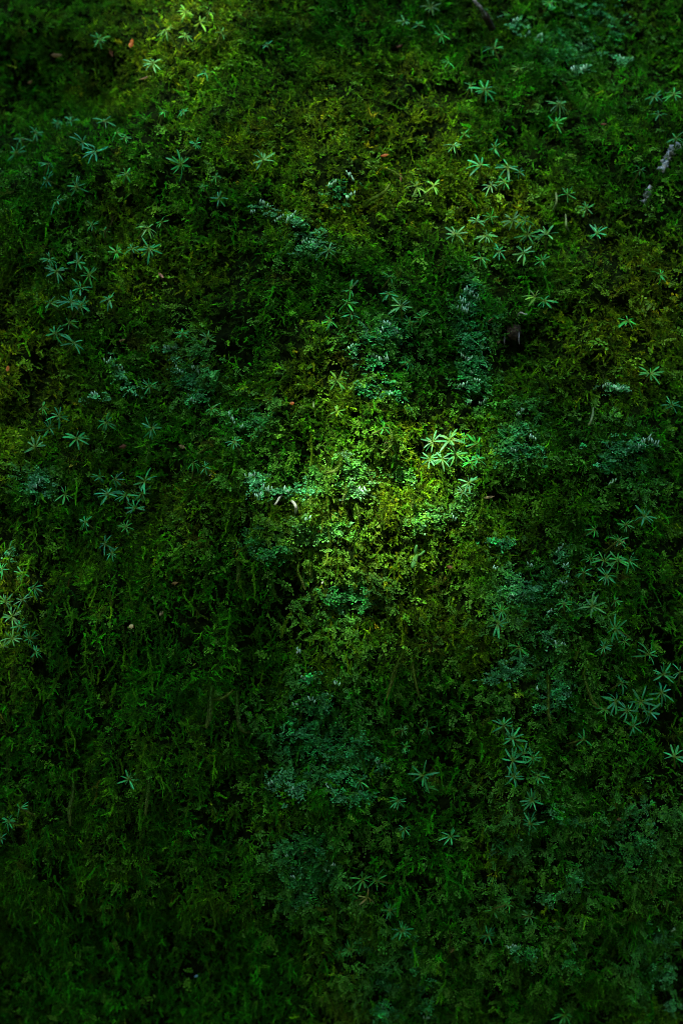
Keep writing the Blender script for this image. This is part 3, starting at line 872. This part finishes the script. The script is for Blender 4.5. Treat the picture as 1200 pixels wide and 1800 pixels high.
srng = np.random.default_rng(21)
for phrase, way, adj, pts in STARS:
    if way == '':
        star_plant(*pts[0], srng, phrase[1:], "star plants growing out of the moss")
        continue
    pts = sorted(pts, key=lambda p: p[1] if way == 'v' else p[0])
    for k, p in enumerate(pts):
        star_plant(*p, srng, "%s star plant, %s %s" % (adj, place_in(k, len(pts), way), phrase), "star plants growing out of the moss")


# ------------------------------------------------------------------ pale frilly lichen patches with little upright finger tips
def lichen(label, blobs, n, tone, combs=(), tip=0.6, seed=0):
    """blobs: (x, y, rx, ry) in photograph pixels; combs: (x, y, number of fingers, height px) rows of pale fingers."""
    rng = np.random.default_rng(900 + seed)
    bx, by = np.mean([b[0] for b in blobs]), np.mean([b[1] for b in blobs])
    org = at(bx, by)
    root = link("lichen_patch", None, loc=(org[0], org[1], org[2] + ZC), label=label, cat="lichen", group="pale lichen patches on the moss")
    ar = np.array([b[2] * b[3] for b in blobs], float); ar /= ar.sum()
    mb = MB()
    for _ in range(int(n * 0.62)):
        b = blobs[rng.choice(len(blobs), p=ar)]
        a = rng.random() * 6.28; rr = 0.72 * abs(rng.normal()) ** 0.9
        x, y = b[0] + math.cos(a) * rr * b[2], b[1] + math.sin(a) * rr * b[3]
        p = at(x, y, 0.003 + 0.004 * rng.random()) - org
        d = np.array([rng.normal() * 0.9, -0.9, -0.25 + 0.35 * rng.normal()]); nn = np.array([rng.normal() * 0.3, -0.5, 0.85])
        c = np.array(tone) * math.exp(rng.normal() * 0.45) * (1 + rng.normal(size=3) * 0.08)
        frond(mb, rng, p, d, nn, rng.uniform(0.004, 0.010), rng.uniform(0.0008, 0.0019), int(rng.integers(3, 6)), c, tip * rng.choice([0.4, 0.8, 1.8], p=[0.5, 0.35, 0.15]))
    link("fronds", mb.mesh("fronds", M_PATCH, tint=True, smooth=False), root, kind="stuff")
    if combs:
        mb = MB()
        for cx, cy, m, hp in combs:
            c0 = at(cx, cy, 0.010) - org
            run = rng.normal() * 0.5
            for k in range(m):
                u = (k - (m - 1) / 2) * 0.0016 * rng.uniform(0.7, 1.3)
                b = c0 + np.array([u, rng.normal() * 0.0008, u * run + rng.normal() * 0.0006])
                hgt = hp * 0.62 / PXM * rng.uniform(0.5, 1.25)
                lean = rng.normal() * 0.45
                pts = [b + [0, 0.003, -hgt * 0.3], b, b + [lean * hgt * 0.4, -hgt * 0.25, hgt * 0.5], b + [lean * hgt * 0.7, -hgt * 0.2, hgt]]
                c = np.array([0.36, 0.80, 0.50]) * rng.uniform(0.5, 1.15)
                tube(mb, pts, [0.0005, 0.00065, 0.0007, 0.0003], 5, 0, c)
        link("finger_tips", mb.mesh("finger_tips", M_TIPS, tint=True), root, kind="stuff")
    return root


TL = (0.012, 0.230, 0.038); TG = (0.010, 0.200, 0.015); PB = (0.045, 0.310, 0.080); LI = (0.060, 0.270, 0.014)
LICHENS = [
    ("blurred bluish lichen chain descending beside the broken twig", [(905, 42, 18, 12), (930, 62, 16, 8), (955, 68, 18, 7)], 60, PB, [(905, 36, 4, 9), (925, 62, 4, 8), (948, 64, 5, 9)]),
    ("blurred bluish lichen strip below the top right corner lichen", [(1025, 82, 22, 14), (1030, 100, 16, 8)], 50, PB, [(1022, 80, 4, 8)]),
    ("small white tuft of lichen above the stacked bright pair", [(1018, 123, 20, 9)], 40, PB, [(1005, 122, 3, 12), (1024, 122, 5, 13)]),
    ("blurred pale lichen bit near the top right corner", [(1090, 104, 18, 8)], 30, PB, [(1092, 102, 3, 8)]),
    ("dim green frilly lichen in the top right corner", [(1050, 20, 60, 30), (1080, 60, 40, 30)], 110, TL),
    ("lichen with bright white finger rows in the upper middle", [(595, 335, 30, 26), (605, 358, 20, 10)], 60, TL, [(583, 324, 5, 11), (616, 311, 5, 13), (615, 345, 5, 9)]),
    ("pale lichen chain running down below the lone bright star", [(455, 362, 18, 8), (482, 376, 24, 8), (515, 386, 18, 8)], 60, PB, [(444, 372, 3, 8), (462, 358, 5, 9), (490, 384, 5, 8), (512, 381, 6, 10)]),
    ("teal lichen hanging from the end of the pale chain", [(545, 428, 26, 16), (560, 410, 12, 14), (530, 410, 18, 14)], 80, PB, [(550, 430, 5, 8), (535, 424, 3, 8)]),
    ("pale blue lichen spire on top of the teal lichen column", [(828, 505, 9, 22), (822, 530, 20, 22), (838, 545, 12, 20)], 70, TL, [(822, 514, 6, 12), (812, 530, 4, 12), (834, 522, 5, 10), (814, 546, 6, 13), (820, 538, 4, 10)]),
    ("long teal lichen column left of the dark hollow", [(825, 595, 24, 36), (835, 640, 34, 34), (830, 680, 26, 26)], 230, TL, [(816, 628, 4, 9), (824, 632, 3, 8), (812, 678, 5, 10), (838, 668, 3, 8), (830, 656, 3, 8), (847, 708, 4, 9), (824, 708, 3, 8)]),
    ("arched teal lichen clump with white fingers left of the column", [(680, 575, 34, 12), (650, 590, 20, 20), (690, 592, 26, 14), (620, 615, 10, 14)], 130, TL, [(668, 585, 4, 9), (680, 570, 5, 9), (693, 580, 5, 8), (655, 626, 4, 9), (673, 632, 6, 12), (617, 611, 3, 9)]),
    ("dim teal lichen frill below the arched clump", [(655, 640, 30, 16), (690, 690, 24, 18), (640, 685, 20, 14)], 110, TL, [(686, 692, 3, 8)]),
    ("small white lichen tuft above left green lichen", [(297, 613, 14, 8), (310, 626, 10, 14)], 30, PB, [(293, 613, 4, 10), (307, 612, 3, 7)]),
    ("hanging green lichen with white tufts left of centre", [(330, 665, 28, 22), (345, 695, 22, 16), (318, 650, 12, 12)], 130, TL, [(315, 650, 4, 8), (344, 651, 4, 13), (340, 705, 3, 7)]),
    ("dull broken lichen left of the hanging green lichen", [(195, 640, 10, 14), (210, 655, 14, 16), (232, 680, 18, 22), (180, 695, 22, 10)], 70, PB, [(190, 635, 4, 9), (212, 650, 3, 8), (166, 694, 4, 7)]),
    ("grey lichen patch beside the narrow upright star plant", [(60, 845, 22, 18), (88, 862, 12, 8)], 70, PB, [(68, 850, 5, 9), (60, 856, 3, 9)]),
    ("green frilly lichen left above the sunlit patch", [(430, 742, 30, 14), (455, 735, 24, 14)], 90, TG, [(408, 738, 4, 10), (425, 752, 3, 8)]),
    ("pale sunlit lichen shelf on the left of the sunlit patch", [(490, 862, 50, 12), (450, 845, 22, 18), (540, 862, 30, 14)], 150, PB, [(440, 838, 5, 12), (470, 862, 5, 11), (503, 862, 4, 10), (455, 872, 4, 8)]),
    ("bright green lichen frond at the heart of the sunlit patch", [(620, 815, 40, 14), (632, 832, 28, 12), (612, 850, 20, 14)], 130, LI, [(634, 862, 3, 9)]),
    ("pale lichen ring at the middle of the sunlit patch", [(632, 862, 24, 14), (605, 800, 14, 10)], 60, (0.10, 0.27, 0.08), [(640, 866, 3, 12)]),
    ("broad bright green lichen along the sunlit patch's lower left", [(560, 940, 48, 16), (530, 925, 26, 16), (585, 922, 24, 14)], 170, LI, [(540, 912, 3, 7)]),
    ("deep green frilly lichen at the sunlit patch's outer left", [(440, 950, 26, 22), (470, 970, 26, 16), (500, 965, 20, 12)], 130, TG),
    ("lime lichen on the upper right of the sunlit patch", [(702, 828, 18, 12), (718, 840, 14, 8)], 50, LI),
    ("green lichen cushion below the white-lit sunny cluster", [(770, 905, 36, 18), (740, 920, 26, 14), (800, 890, 20, 16)], 120, LI, [(796, 908, 3, 8)]),
    ("teal lichen under the teal lichen column", [(915, 755, 14, 24), (900, 790, 28, 22), (930, 790, 26, 16)], 130, TL, [(913, 727, 5, 9), (902, 793, 3, 9), (935, 770, 4, 8)]),
    ("teal lichen clump below the white finger row", [(1085, 795, 34, 22), (1070, 815, 26, 14), (1100, 780, 22, 12)], 140, TL, [(1075, 848, 4, 7)]),
    ("small row of white fingers near the right edge", [(1140, 782, 18, 5)], 14, PB, [(1130, 778, 6, 10), (1146, 777, 6, 11)]),
    ("pale horizontal lichen crest above the curled shoots", [(1078, 682, 22, 8)], 50, PB, [(1065, 678, 5, 8), (1085, 683, 5, 8)]),
    ("grey-teal lichen mass right of the sunlit patch", [(905, 1020, 20, 24), (918, 1040, 28, 16), (900, 1045, 18, 14)], 150, PB, [(931, 994, 3, 9), (925, 1046, 5, 9), (898, 1046, 4, 8)]),
    ("pale lichen bits beside the grey-teal mass", [(985, 970, 16, 14), (992, 993, 14, 7), (950, 1032, 12, 6), (965, 1075, 6, 8)], 50, PB, [(983, 965, 4, 9), (993, 994, 4, 7), (990, 1025, 4, 6), (965, 1076, 3, 9)]),
    ("thin teal lichen strip above the grey-teal mass", [(880, 950, 30, 10)], 50, TL, [(870, 1000, 3, 8)]),
    ("pale lichen streak inside the lower right moss", [(975, 1128, 14, 10), (960, 1115, 12, 10)], 40, PB, [(983, 1133, 6, 12), (975, 1128, 4, 8)]),
    ("wide dim teal lichen below the stepped trio", [(890, 1180, 34, 16), (910, 1160, 20, 12), (865, 1190, 14, 10)], 140, PB),
    ("teal lichen cushion right of the wide dim lichen", [(975, 1222, 20, 20), (960, 1240, 16, 12), (985, 1210, 16, 10)], 100, TL, [(943, 1211, 2, 9)]),
    ("dim teal lichen under the sunlit patch", [(610, 1042, 40, 18), (580, 1055, 26, 14), (640, 1060, 24, 12)], 140, TG),
    ("teal lichen sprinkled with white at lower middle", [(540, 1190, 18, 20), (560, 1240, 34, 20), (530, 1290, 40, 30), (575, 1310, 30, 20)], 200, TL, [(524, 1144, 3, 9), (547, 1230, 4, 10), (590, 1202, 4, 9), (533, 1192, 3, 7), (520, 1240, 3, 7)]),
    ("teal frond lichen with white cap above the lower column", [(490, 1372, 22, 20), (520, 1385, 26, 14), (500, 1362, 16, 10)], 110, PB, [(474, 1378, 4, 9), (512, 1390, 3, 8)]),
    ("green lichen with a white speck in the dark lower middle", [(640, 1325, 40, 24), (610, 1300, 30, 20), (660, 1340, 18, 8)], 140, TL, [(664, 1342, 4, 9)]),
    ("tall teal lichen column low in the middle", [(535, 1500, 28, 30), (540, 1545, 44, 34), (525, 1580, 30, 20), (480, 1518, 18, 6)], 260, TG, [(572, 1530, 4, 8), (585, 1522, 3, 9), (514, 1542, 3, 7), (504, 1504, 2, 7), (540, 1588, 2, 9)]),
    ("dim lichen beside the four scattered star plants", [(640, 1398, 22, 10), (600, 1400, 20, 16), (590, 1360, 30, 20)], 100, TL, [(575, 1382, 3, 8)]),
    ("green lichen trail winding down below the diagonal pair", [(728, 1670, 8, 26), (735, 1700, 12, 12), (738, 1735, 16, 20), (750, 1770, 10, 18)], 130, TL, [(733, 1691, 3, 9), (750, 1790, 4, 12)]),
    ("faint lichen frill left of the winding trail", [(672, 1725, 26, 10), (650, 1665, 16, 10), (680, 1780, 30, 16)], 90, TL),
    ("two white lichen dots in the bottom right dark", [(900, 1664, 12, 5)], 16, PB, [(893, 1665, 3, 8), (904, 1664, 3, 8)]),
    ("dim green lichen frill under the white dots", [(930, 1675, 30, 14), (1000, 1690, 16, 20), (960, 1580, 30, 12)], 110, TG),
    ("bluish lichen at the bottom right edge", [(1160, 1645, 26, 14), (1160, 1710, 26, 24), (1180, 1765, 20, 14)], 130, PB, [(1182, 1636, 3, 9)]),
    ("dim green lichen field on the lower right", [(1130, 1475, 40, 30), (1115, 1430, 30, 20), (1110, 1510, 30, 18)], 180, TG),
    ("dark green frilly lichen below the drooping column", [(970, 1425, 14, 12), (1000, 1445, 24, 14), (890, 1490, 22, 22), (1010, 1545, 24, 20)], 130, TG),
    ("white lichen speck patch at the left edge near the pair", [(22, 972, 9, 6)], 10, PB, [(20, 972, 3, 8)]),
    ("small bright lichen clover below the curled shoots", [(1082, 728, 10, 8)], 12, LI),
]
for i, it in enumerate(LICHENS):
    lichen(*it[:4], combs=it[4] if len(it) > 4 else (), seed=i)


# ------------------------------------------------------------------ single hanging moss shoots, tendrils, dead leaves, twig, stub, bare stone
def strand(label, pts, r_px, tone, name="moss_strand", cat="moss strand", fuzzy=True, seed=0, h=0.012, bulge=0.006):
    rng = np.random.default_rng(1700 + seed)
    P = np.array([at(x, y, h + bulge * math.sin(math.pi * k / (len(pts) - 1))) for k, (x, y) in enumerate(pts)])
    P[0] = at(*pts[0], 0.001)
    n = 5 * (len(P) - 1) + 1
    t = np.linspace(0, len(P) - 1, n)
    Q = np.stack([np.interp(t, np.arange(len(P)), P[:, k]) for k in range(3)], -1)
    for _ in range(3):
        Q[1:-1] = (Q[:-2] + 2 * Q[1:-1] + Q[2:]) / 4
    org = Q[0].copy()
    Q = Q - org
    r = r_px / PXM
    mb = MB()
    prof = np.concatenate([np.linspace(0.7, 1.0, n // 3), np.ones(n - n // 3 - 2), [0.8, 0.35]])
    tube(mb, Q, prof * r * (0.62 if fuzzy else 1.0), 7, np.linspace(0, 0.7, n) ** 2)
    if fuzzy:
        ln_ = np.linalg.norm(np.diff(Q, axis=0), axis=1).sum()
        shoot(mb, rng, Q, r * 1.7, int(ln_ * 6500) + 20, r * 1.25, r * 0.75, 0.0, stem=False)
    o = link(name, mb.mesh(name, M_STRAND), loc=(org[0], org[1], org[2] + ZC), label=label, cat=cat, group="single moss shoots standing out" if cat == "moss strand" else None)
    o.color = (*tone, 1)
    return o


GS = (0.030, 0.130, 0.004); OS = (0.050, 0.140, 0.003); DS = (0.020, 0.090, 0.006); PS = (0.16, 0.30, 0.10); WS = (0.42, 0.50, 0.38)
STRANDS = [
    ("thick hanging moss strand with a lime tip in the dark left", [(372, 1205), (370, 1235), (368, 1262), (363, 1278)], 4.2, GS),
    ("crossing moss strand lying level above the lime-tipped strand", [(372, 1231), (392, 1228), (410, 1213)], 3.2, OS),
    ("long moss strand hanging down then kinking sideways in the dark", [(416, 1208), (417, 1250), (420, 1278), (430, 1287), (442, 1287)], 3.4, GS),
    ("moss strand bending down left below the sunlit patch", [(712, 1140), (696, 1170), (688, 1200), (678, 1232)], 3.4, OS),
    ("short moss strand beside the bending one below the sunlit patch", [(722, 1150), (728, 1190), (736, 1224)], 3.0, OS),
    ("yellow moss hook curling left at the sunlit patch's heart", [(598, 798), (598, 815), (590, 828), (575, 831)], 3.4, OS),
    ("yellow moss stem hanging down under the bright lichen frond", [(608, 842), (608, 862), (602, 885)], 3.2, OS),
    ("pale yellow moss stem forked to the right in the sunlit patch", [(624, 880), (630, 900), (632, 916)], 3.0, OS),
    ("mossy branchlet rising right below the white finger rows", [(638, 364), (648, 353), (662, 346), (676, 338), (684, 324)], 3.6, OS),
    ("moss stem drooping right of the white finger rows", [(672, 352), (688, 356), (692, 375)], 3.0, OS),
    ("slender pale tendril standing above the bright colony", [(970, 372), (976, 362), (978, 350), (976, 338)], 2.0, PS),
    ("thin pale tendril hooked over the bright colony", [(1000, 408), (994, 398), (994, 386), (993, 376)], 2.0, PS),
    ("pale curled tendril right of the dark hollow", [(1042, 716), (1041, 730), (1037, 742), (1033, 748)], 2.2, PS),
    ("tall dark moss stem low on the right of the picture", [(962, 1180), (964, 1215), (962, 1250), (968, 1272)], 3.2, OS),
    ("leaning moss stem beside the big lower-right colony", [(1024, 1178), (1030, 1205), (1040, 1232), (1052, 1245)], 3.0, OS),
    ("drooping moss strand with bent tip at lower left", [(128, 1352), (130, 1390), (122, 1425), (124, 1452)], 3.6, GS),
    ("long hanging moss strand beside the lone lower left star", [(262, 1368), (260, 1400), (256, 1432)], 3.4, GS),
    ("brown moss stem under the sunlit patch's lower left", [(548, 985), (544, 1000), (548, 1018)], 3.0, OS),
    ("twin moss stem hanging beside the brown moss stem", [(526, 985), (522, 1002), (530, 1020), (536, 1036)], 2.8, OS),
    ("green moss strand hanging left of the lower sprinkled lichen", [(416, 985), (420, 1000), (418, 1022)], 3.6, GS),
    ("yellow bent moss shoot at the sunlit patch's upper side", [(682, 745), (690, 768), (684, 790), (672, 797)], 3.2, OS),
    ("bright yellow moss shoot on the right of the sunlit patch", [(722, 868), (726, 880), (724, 892)], 3.2, OS),
    ("small curling shoot above the orange fleck, upper middle", [(668, 292), (690, 300), (706, 312)], 3.0, OS),
    ("olive hook of moss on the far lower right", [(556, 1590), (562, 1600), (574, 1598)], 2.8, OS),
]
for i, (lab, pts, r, tone) in enumerate(STRANDS):
    strand(lab, pts, r, tone, seed=i, fuzzy=tone not in (PS, WS))
strand("pale curled root thread bent over the lichen shelf", [(519, 903), (521, 893), (517, 884), (512, 880)], 2.6, WS, "root_thread", "root", False, 60)
strand("pale crooked root thread hanging left of the curled one", [(496, 870), (490, 876), (486, 884), (482, 888)], 1.8, WS, "root_thread", "root", False, 61)
strand("white wiry root threads forking above the dark hollow", [(908, 556), (914, 548), (922, 553), (926, 552)], 1.4, WS, "root_thread", "root", False, 62)

# the fleshy shoot at the lower edge of the sunlit patch
o0 = at(727, 985, 0.004)
root = link("fleshy_shoot", None, loc=(o0[0], o0[1], o0[2] + ZC), label="smooth green fleshy shoot with two blades in the sunlit patch", cat="shoot")
for pts, rr in (([(733, 975), (728, 985), (724, 999)], 4.2), ([(731, 978), (730, 968), (732, 958)], 3.0), ([(733, 977), (740, 974), (746, 968)], 2.2)):
    P = np.array([at(x, y, 0.014 + 0.002 * k) for k, (x, y) in enumerate(pts)]) - o0
    t = np.linspace(0, 2, 9); Q = np.stack([np.interp(t, [0, 1, 2], P[:, k]) for k in range(3)], -1)
    mb = MB(); tube(mb, Q, np.array([.5, .75, .9, 1, 1, 1, .95, .8, .4]) * rr / PXM, 9, np.linspace(0.1, 0.9, 9))
    o = link("blade", mb.mesh("blade", M_STAR), root); o.color = (0.07, 0.20, 0.02, 1)
mb = MB(); P = np.array([at(733, 976, 0.0), at(733, 976, 0.008), at(733, 976, 0.015)]) - o0
tube(mb, P, [0.0014, 0.0012, 0.001], 7); o = link("stem", mb.mesh("stem", M_STEM), root); o.color = (0.06, 0.12, 0.015, 1)


def flake(name, label, cat, px, py, lx, wx, ang, color, seed, curl=0.5, h=0.010, group=None):
    """A small dry leaf bit: a pointed, cupped and twisted blade with thickness."""
    rng = np.random.default_rng(seed)
    n = 8
    s = np.linspace(0, 1, n)
    wd = np.sin(math.pi * np.clip(s * 0.94 + 0.04, 0, 1)) ** 0.7 * (1 + 0.15 * rng.normal(size=n))
    L, W = 0.85 * lx / PXM, 0.75 * wx / PXM
    v = []
    for i in range(n):
        tw = 0.5 * (s[i] - 0.5)
        for j, e in enumerate((-1, -0.4, 0.4, 1)):
            b = e * wd[i] * W * 0.5
            v.append(((s[i] - 0.5) * L, -curl * L * ((s[i] - 0.5) ** 2) + abs(e) ** 1.5 * W * 0.22 + tw * b, b))
    v = np.array(v)
    f = [(i * 4 + j, (i + 1) * 4 + j, (i + 1) * 4 + j + 1, i * 4 + j + 1) for i in range(n - 1) for j in range(3)]
    c, s_ = math.cos(ang), math.sin(ang)
    v = np.stack([v[:, 0] * c - v[:, 2] * s_, v[:, 1], v[:, 0] * s_ + v[:, 2] * c], -1)
    mb = MB(); mb.add(v, f); mb.add(v + [0, 0.00025, 0], [q[::-1] for q in f])
    p = at(px, py, h * 0.6)
    o = link(name, mb.mesh(name, M_FLAKE), loc=(p[0], p[1], p[2] + ZC), label=label, cat=cat, group=group)
    o.color = (*color, 1)
    return o


OR = (0.36, 0.12, 0.02); TN = (0.17, 0.13, 0.04); RB = (0.085, 0.038, 0.012); CR = (0.24, 0.22, 0.10); BR = (0.07, 0.045, 0.02)
FL = "dead leaf bits caught in the moss"
for i, (lab, x_, y_, lx, wx, ang, colr) in enumerate([
    ("orange dead leaf bit near the top left", 231, 76, 22, 11, 1.3, OR), ("blurred tan leaf lying level near the top left corner", 100, 97, 26, 11, 0.0, TN),
    ("brown dead leaf curled left of the orange one", 195, 90, 26, 10, 1.9, RB), ("thin tan grass bit below the sunny tuft at top", 258, 136, 36, 5, 0.35, TN),
    ("dull tan bit at the far left of the dark corner", 53, 144, 12, 8, 0.6, TN),
    ("reddish bit of leaf in the upper middle", 702, 81, 14, 7, 0.4, RB), ("orange-red fleck under the reddish bit", 682, 132, 13, 8, 0.7, RB),
    ("brown arched fleck above the lit pair", 675, 273, 18, 7, 0.2, OR), ("small orange stalk fleck below the brown arched fleck", 704, 312, 20, 5, 1.6, RB),
    ("rust fleck in the dark far right of the upper moss", 1060, 218, 14, 5, 0.1, RB), ("dry pinkish leaf bit beside the row of five", 283, 484, 16, 7, -0.8, (0.30, 0.17, 0.12)),
    ("orange fleck near the left edge above the bunch", 14, 648, 13, 8, 1.4, OR), ("tan blade bit right of the long left chain", 215, 598, 14, 5, 0.3, TN),
    ("brown flake below the row of three star plants", 216, 785, 16, 10, 0.3, RB), ("cream flake right of the brown flake", 320, 785, 14, 8, -0.4, CR),
    ("cream crumb in dark moss left of the sunlit patch's foot", 308, 1025, 14, 7, 0.2, TN), ("cream flower-like crumb in the dark left moss", 284, 1078, 12, 9, 0.9, CR),
    ("pale yellow crumb left of the flower-like crumb", 231, 1101, 11, 10, 0.6, (0.52, 0.50, 0.20)), ("orange dot over the sunlit patch", 513, 709, 9, 8, 0.3, OR),
    ("shredded straw bit right of the drooping shining pair", 858, 874, 26, 6, 0.15, CR), ("orange curl on the right rim of the sunlit patch", 790, 997, 14, 8, -0.3, RB),
    ("cream bit at the sunlit patch's upper right", 680, 776, 14, 8, 0.7, CR),
    ("orange sliver at the bottom of the sunlit patch's heart", 562, 932, 12, 5, 0.9, OR), ("tan dead frond in the middle of the tall low column", 536, 1490, 32, 9, 1.5, RB),
    ("small tan leaf on the lower right lichen field", 1088, 1440, 12, 8, 0.2, TN), ("olive tan leaf bit at the bottom middle", 795, 1670, 14, 8, 0.9, TN),
    ("brown sliver left of the dark hollow", 862, 562, 14, 3, 0.6, RB), ("cream crumb on the left rim of the dark hollow", 876, 600, 10, 7, 1.0, CR),
    ("small orange curl at lower right of the grey-teal mass", 880, 1105, 9, 5, 1.5, RB),
]):
    flake("leaf_fragment", lab, "dead leaf", x_, y_, lx, wx, ang, colr, 400 + i, group=FL)

# small lit blades standing singly
for i, (lab, x_, y_, lx, wx, ang, colr) in enumerate([
    ("tiny white-green blade upright above the sunlit patch", 551, 711, 13, 4, 1.57, PS), ("small yellow blade beside the sunlit green lichen", 667, 925, 14, 8, 0.5, (0.16, 0.30, 0.03)),
    ("pale blade bit below the yellow-green star plants", 370, 834, 9, 4, 0.9, WS), ("bluish white chip in the lower middle moss", 524, 1145, 10, 6, 1.0, (0.4, 0.55, 0.6)),
    ("blue chip alone in the bottom left dark", 345, 1716, 9, 6, 0.4, (0.12, 0.34, 0.45)), ("whitish sliver below the sunny left lichen", 567, 1024, 7, 4, 1.2, WS),
]):
    flake("blade", lab, "blade", x_, y_, lx, wx, ang, colr, 460 + i, h=0.013)

# broken twig at the top edge
mb = MB()
P = np.array([at(826, -16, 0.060), at(834, 0, 0.052), at(846, 16, 0.040), at(858, 38, 0.012)])
tw0 = P[-1].copy()
t = np.linspace(0, 3, 13); Q = np.stack([np.interp(t, np.arange(4), P[:, k]) for k in range(3)], -1) - tw0
trng = np.random.default_rng(5)
tube(mb, Q + trng.normal(size=Q.shape) * 0.0004, np.linspace(3.4, 4.6, 13) / PXM * (1 + 0.12 * trng.normal(size=13)), 9)
root = link("broken_twig", mb.mesh("broken_twig", M_GREYBARK), loc=(tw0[0], tw0[1], tw0[2] + ZC), label="blurred grey broken twig poking in at the top edge", cat="twig")
mb = MB(); tube(mb, [Q[-3] + [0, 0, 0], Q[-2], Q[-1] + [0.004, 0.004, -0.006]], [0.0036, 0.0034, 0.003], 8)
link("dead_end", mb.mesh("dead_end", M_DEADWOOD), root)

# brown broken stub in the dark hollow
sp = at(902, 583, 0.004)
mb = MB(); trng = np.random.default_rng(9)
pts = np.array([[0.002, 0.020, 0.006], [0.001, 0.010, 0.003], [0, 0.0, 0.0], [-0.001, -0.006, -0.003], [-0.001, -0.009, -0.005]])
tube(mb, pts, [0.0065, 0.0065, 0.006, 0.0055, 0.004], 14)
vv = mb.v[0]; vv += trng.normal(size=vv.shape) * 0.0008
root = link("wood_stub", mb.mesh("wood_stub", M_DEADWOOD), loc=(sp[0], sp[1], sp[2] + ZC), label="brown rotten wood stub at the top of the dark hollow", cat="wood stub")
for i, (ax_, az_) in enumerate([(-0.0085, -0.009), (0.0045, -0.006)]):
    mb = MB(); tube(mb, [[ax_, -0.004, az_ + 0.006], [ax_ - 0.0006, -0.007, az_], [ax_, -0.006, az_ - 0.006]], [0.0005, 0.0008, 0.0003], 6)
    link("splinter", mb.mesh("splinter", M_GREYBARK), root)

# bare grey stone edge that shows through at the right
for i, (lab, pts) in enumerate([("upper pale bare stone edge near the right edge", [(1196, 255, 7), (1180, 268, 9), (1170, 280, 8), (1158, 300, 9)]),
                                ("lower pale bare stone edge near the right edge", [(1141, 332, 7), (1138, 345, 8), (1130, 358, 6)])]):
    srn = np.random.default_rng(70 + i)
    P = np.array([at(a, b, 0.001) for a, b, c in pts]); R = 0.66 * np.array([c for a, b, c in pts]) / PXM
    n = 16; t = np.linspace(0, len(P) - 1, n)
    Q = np.stack([np.interp(t, np.arange(len(P)), P[:, k]) for k in range(3)], -1); Rr = np.interp(t, np.arange(len(P)), R) * (1 + 0.35 * srn.normal(size=n))
    o0 = Q[0].copy(); mb = MB(); tube(mb, Q - o0 + srn.normal(size=Q.shape) * 0.0012, np.clip(Rr, 0.001, 1), 12)
    mb.v[0] += srn.normal(size=mb.v[0].shape) * 0.0009
    link("bare_stone", mb.mesh("bare_stone", M_STONE), loc=(o0[0], o0[1], o0[2] + ZC), label=lab, cat="stone")
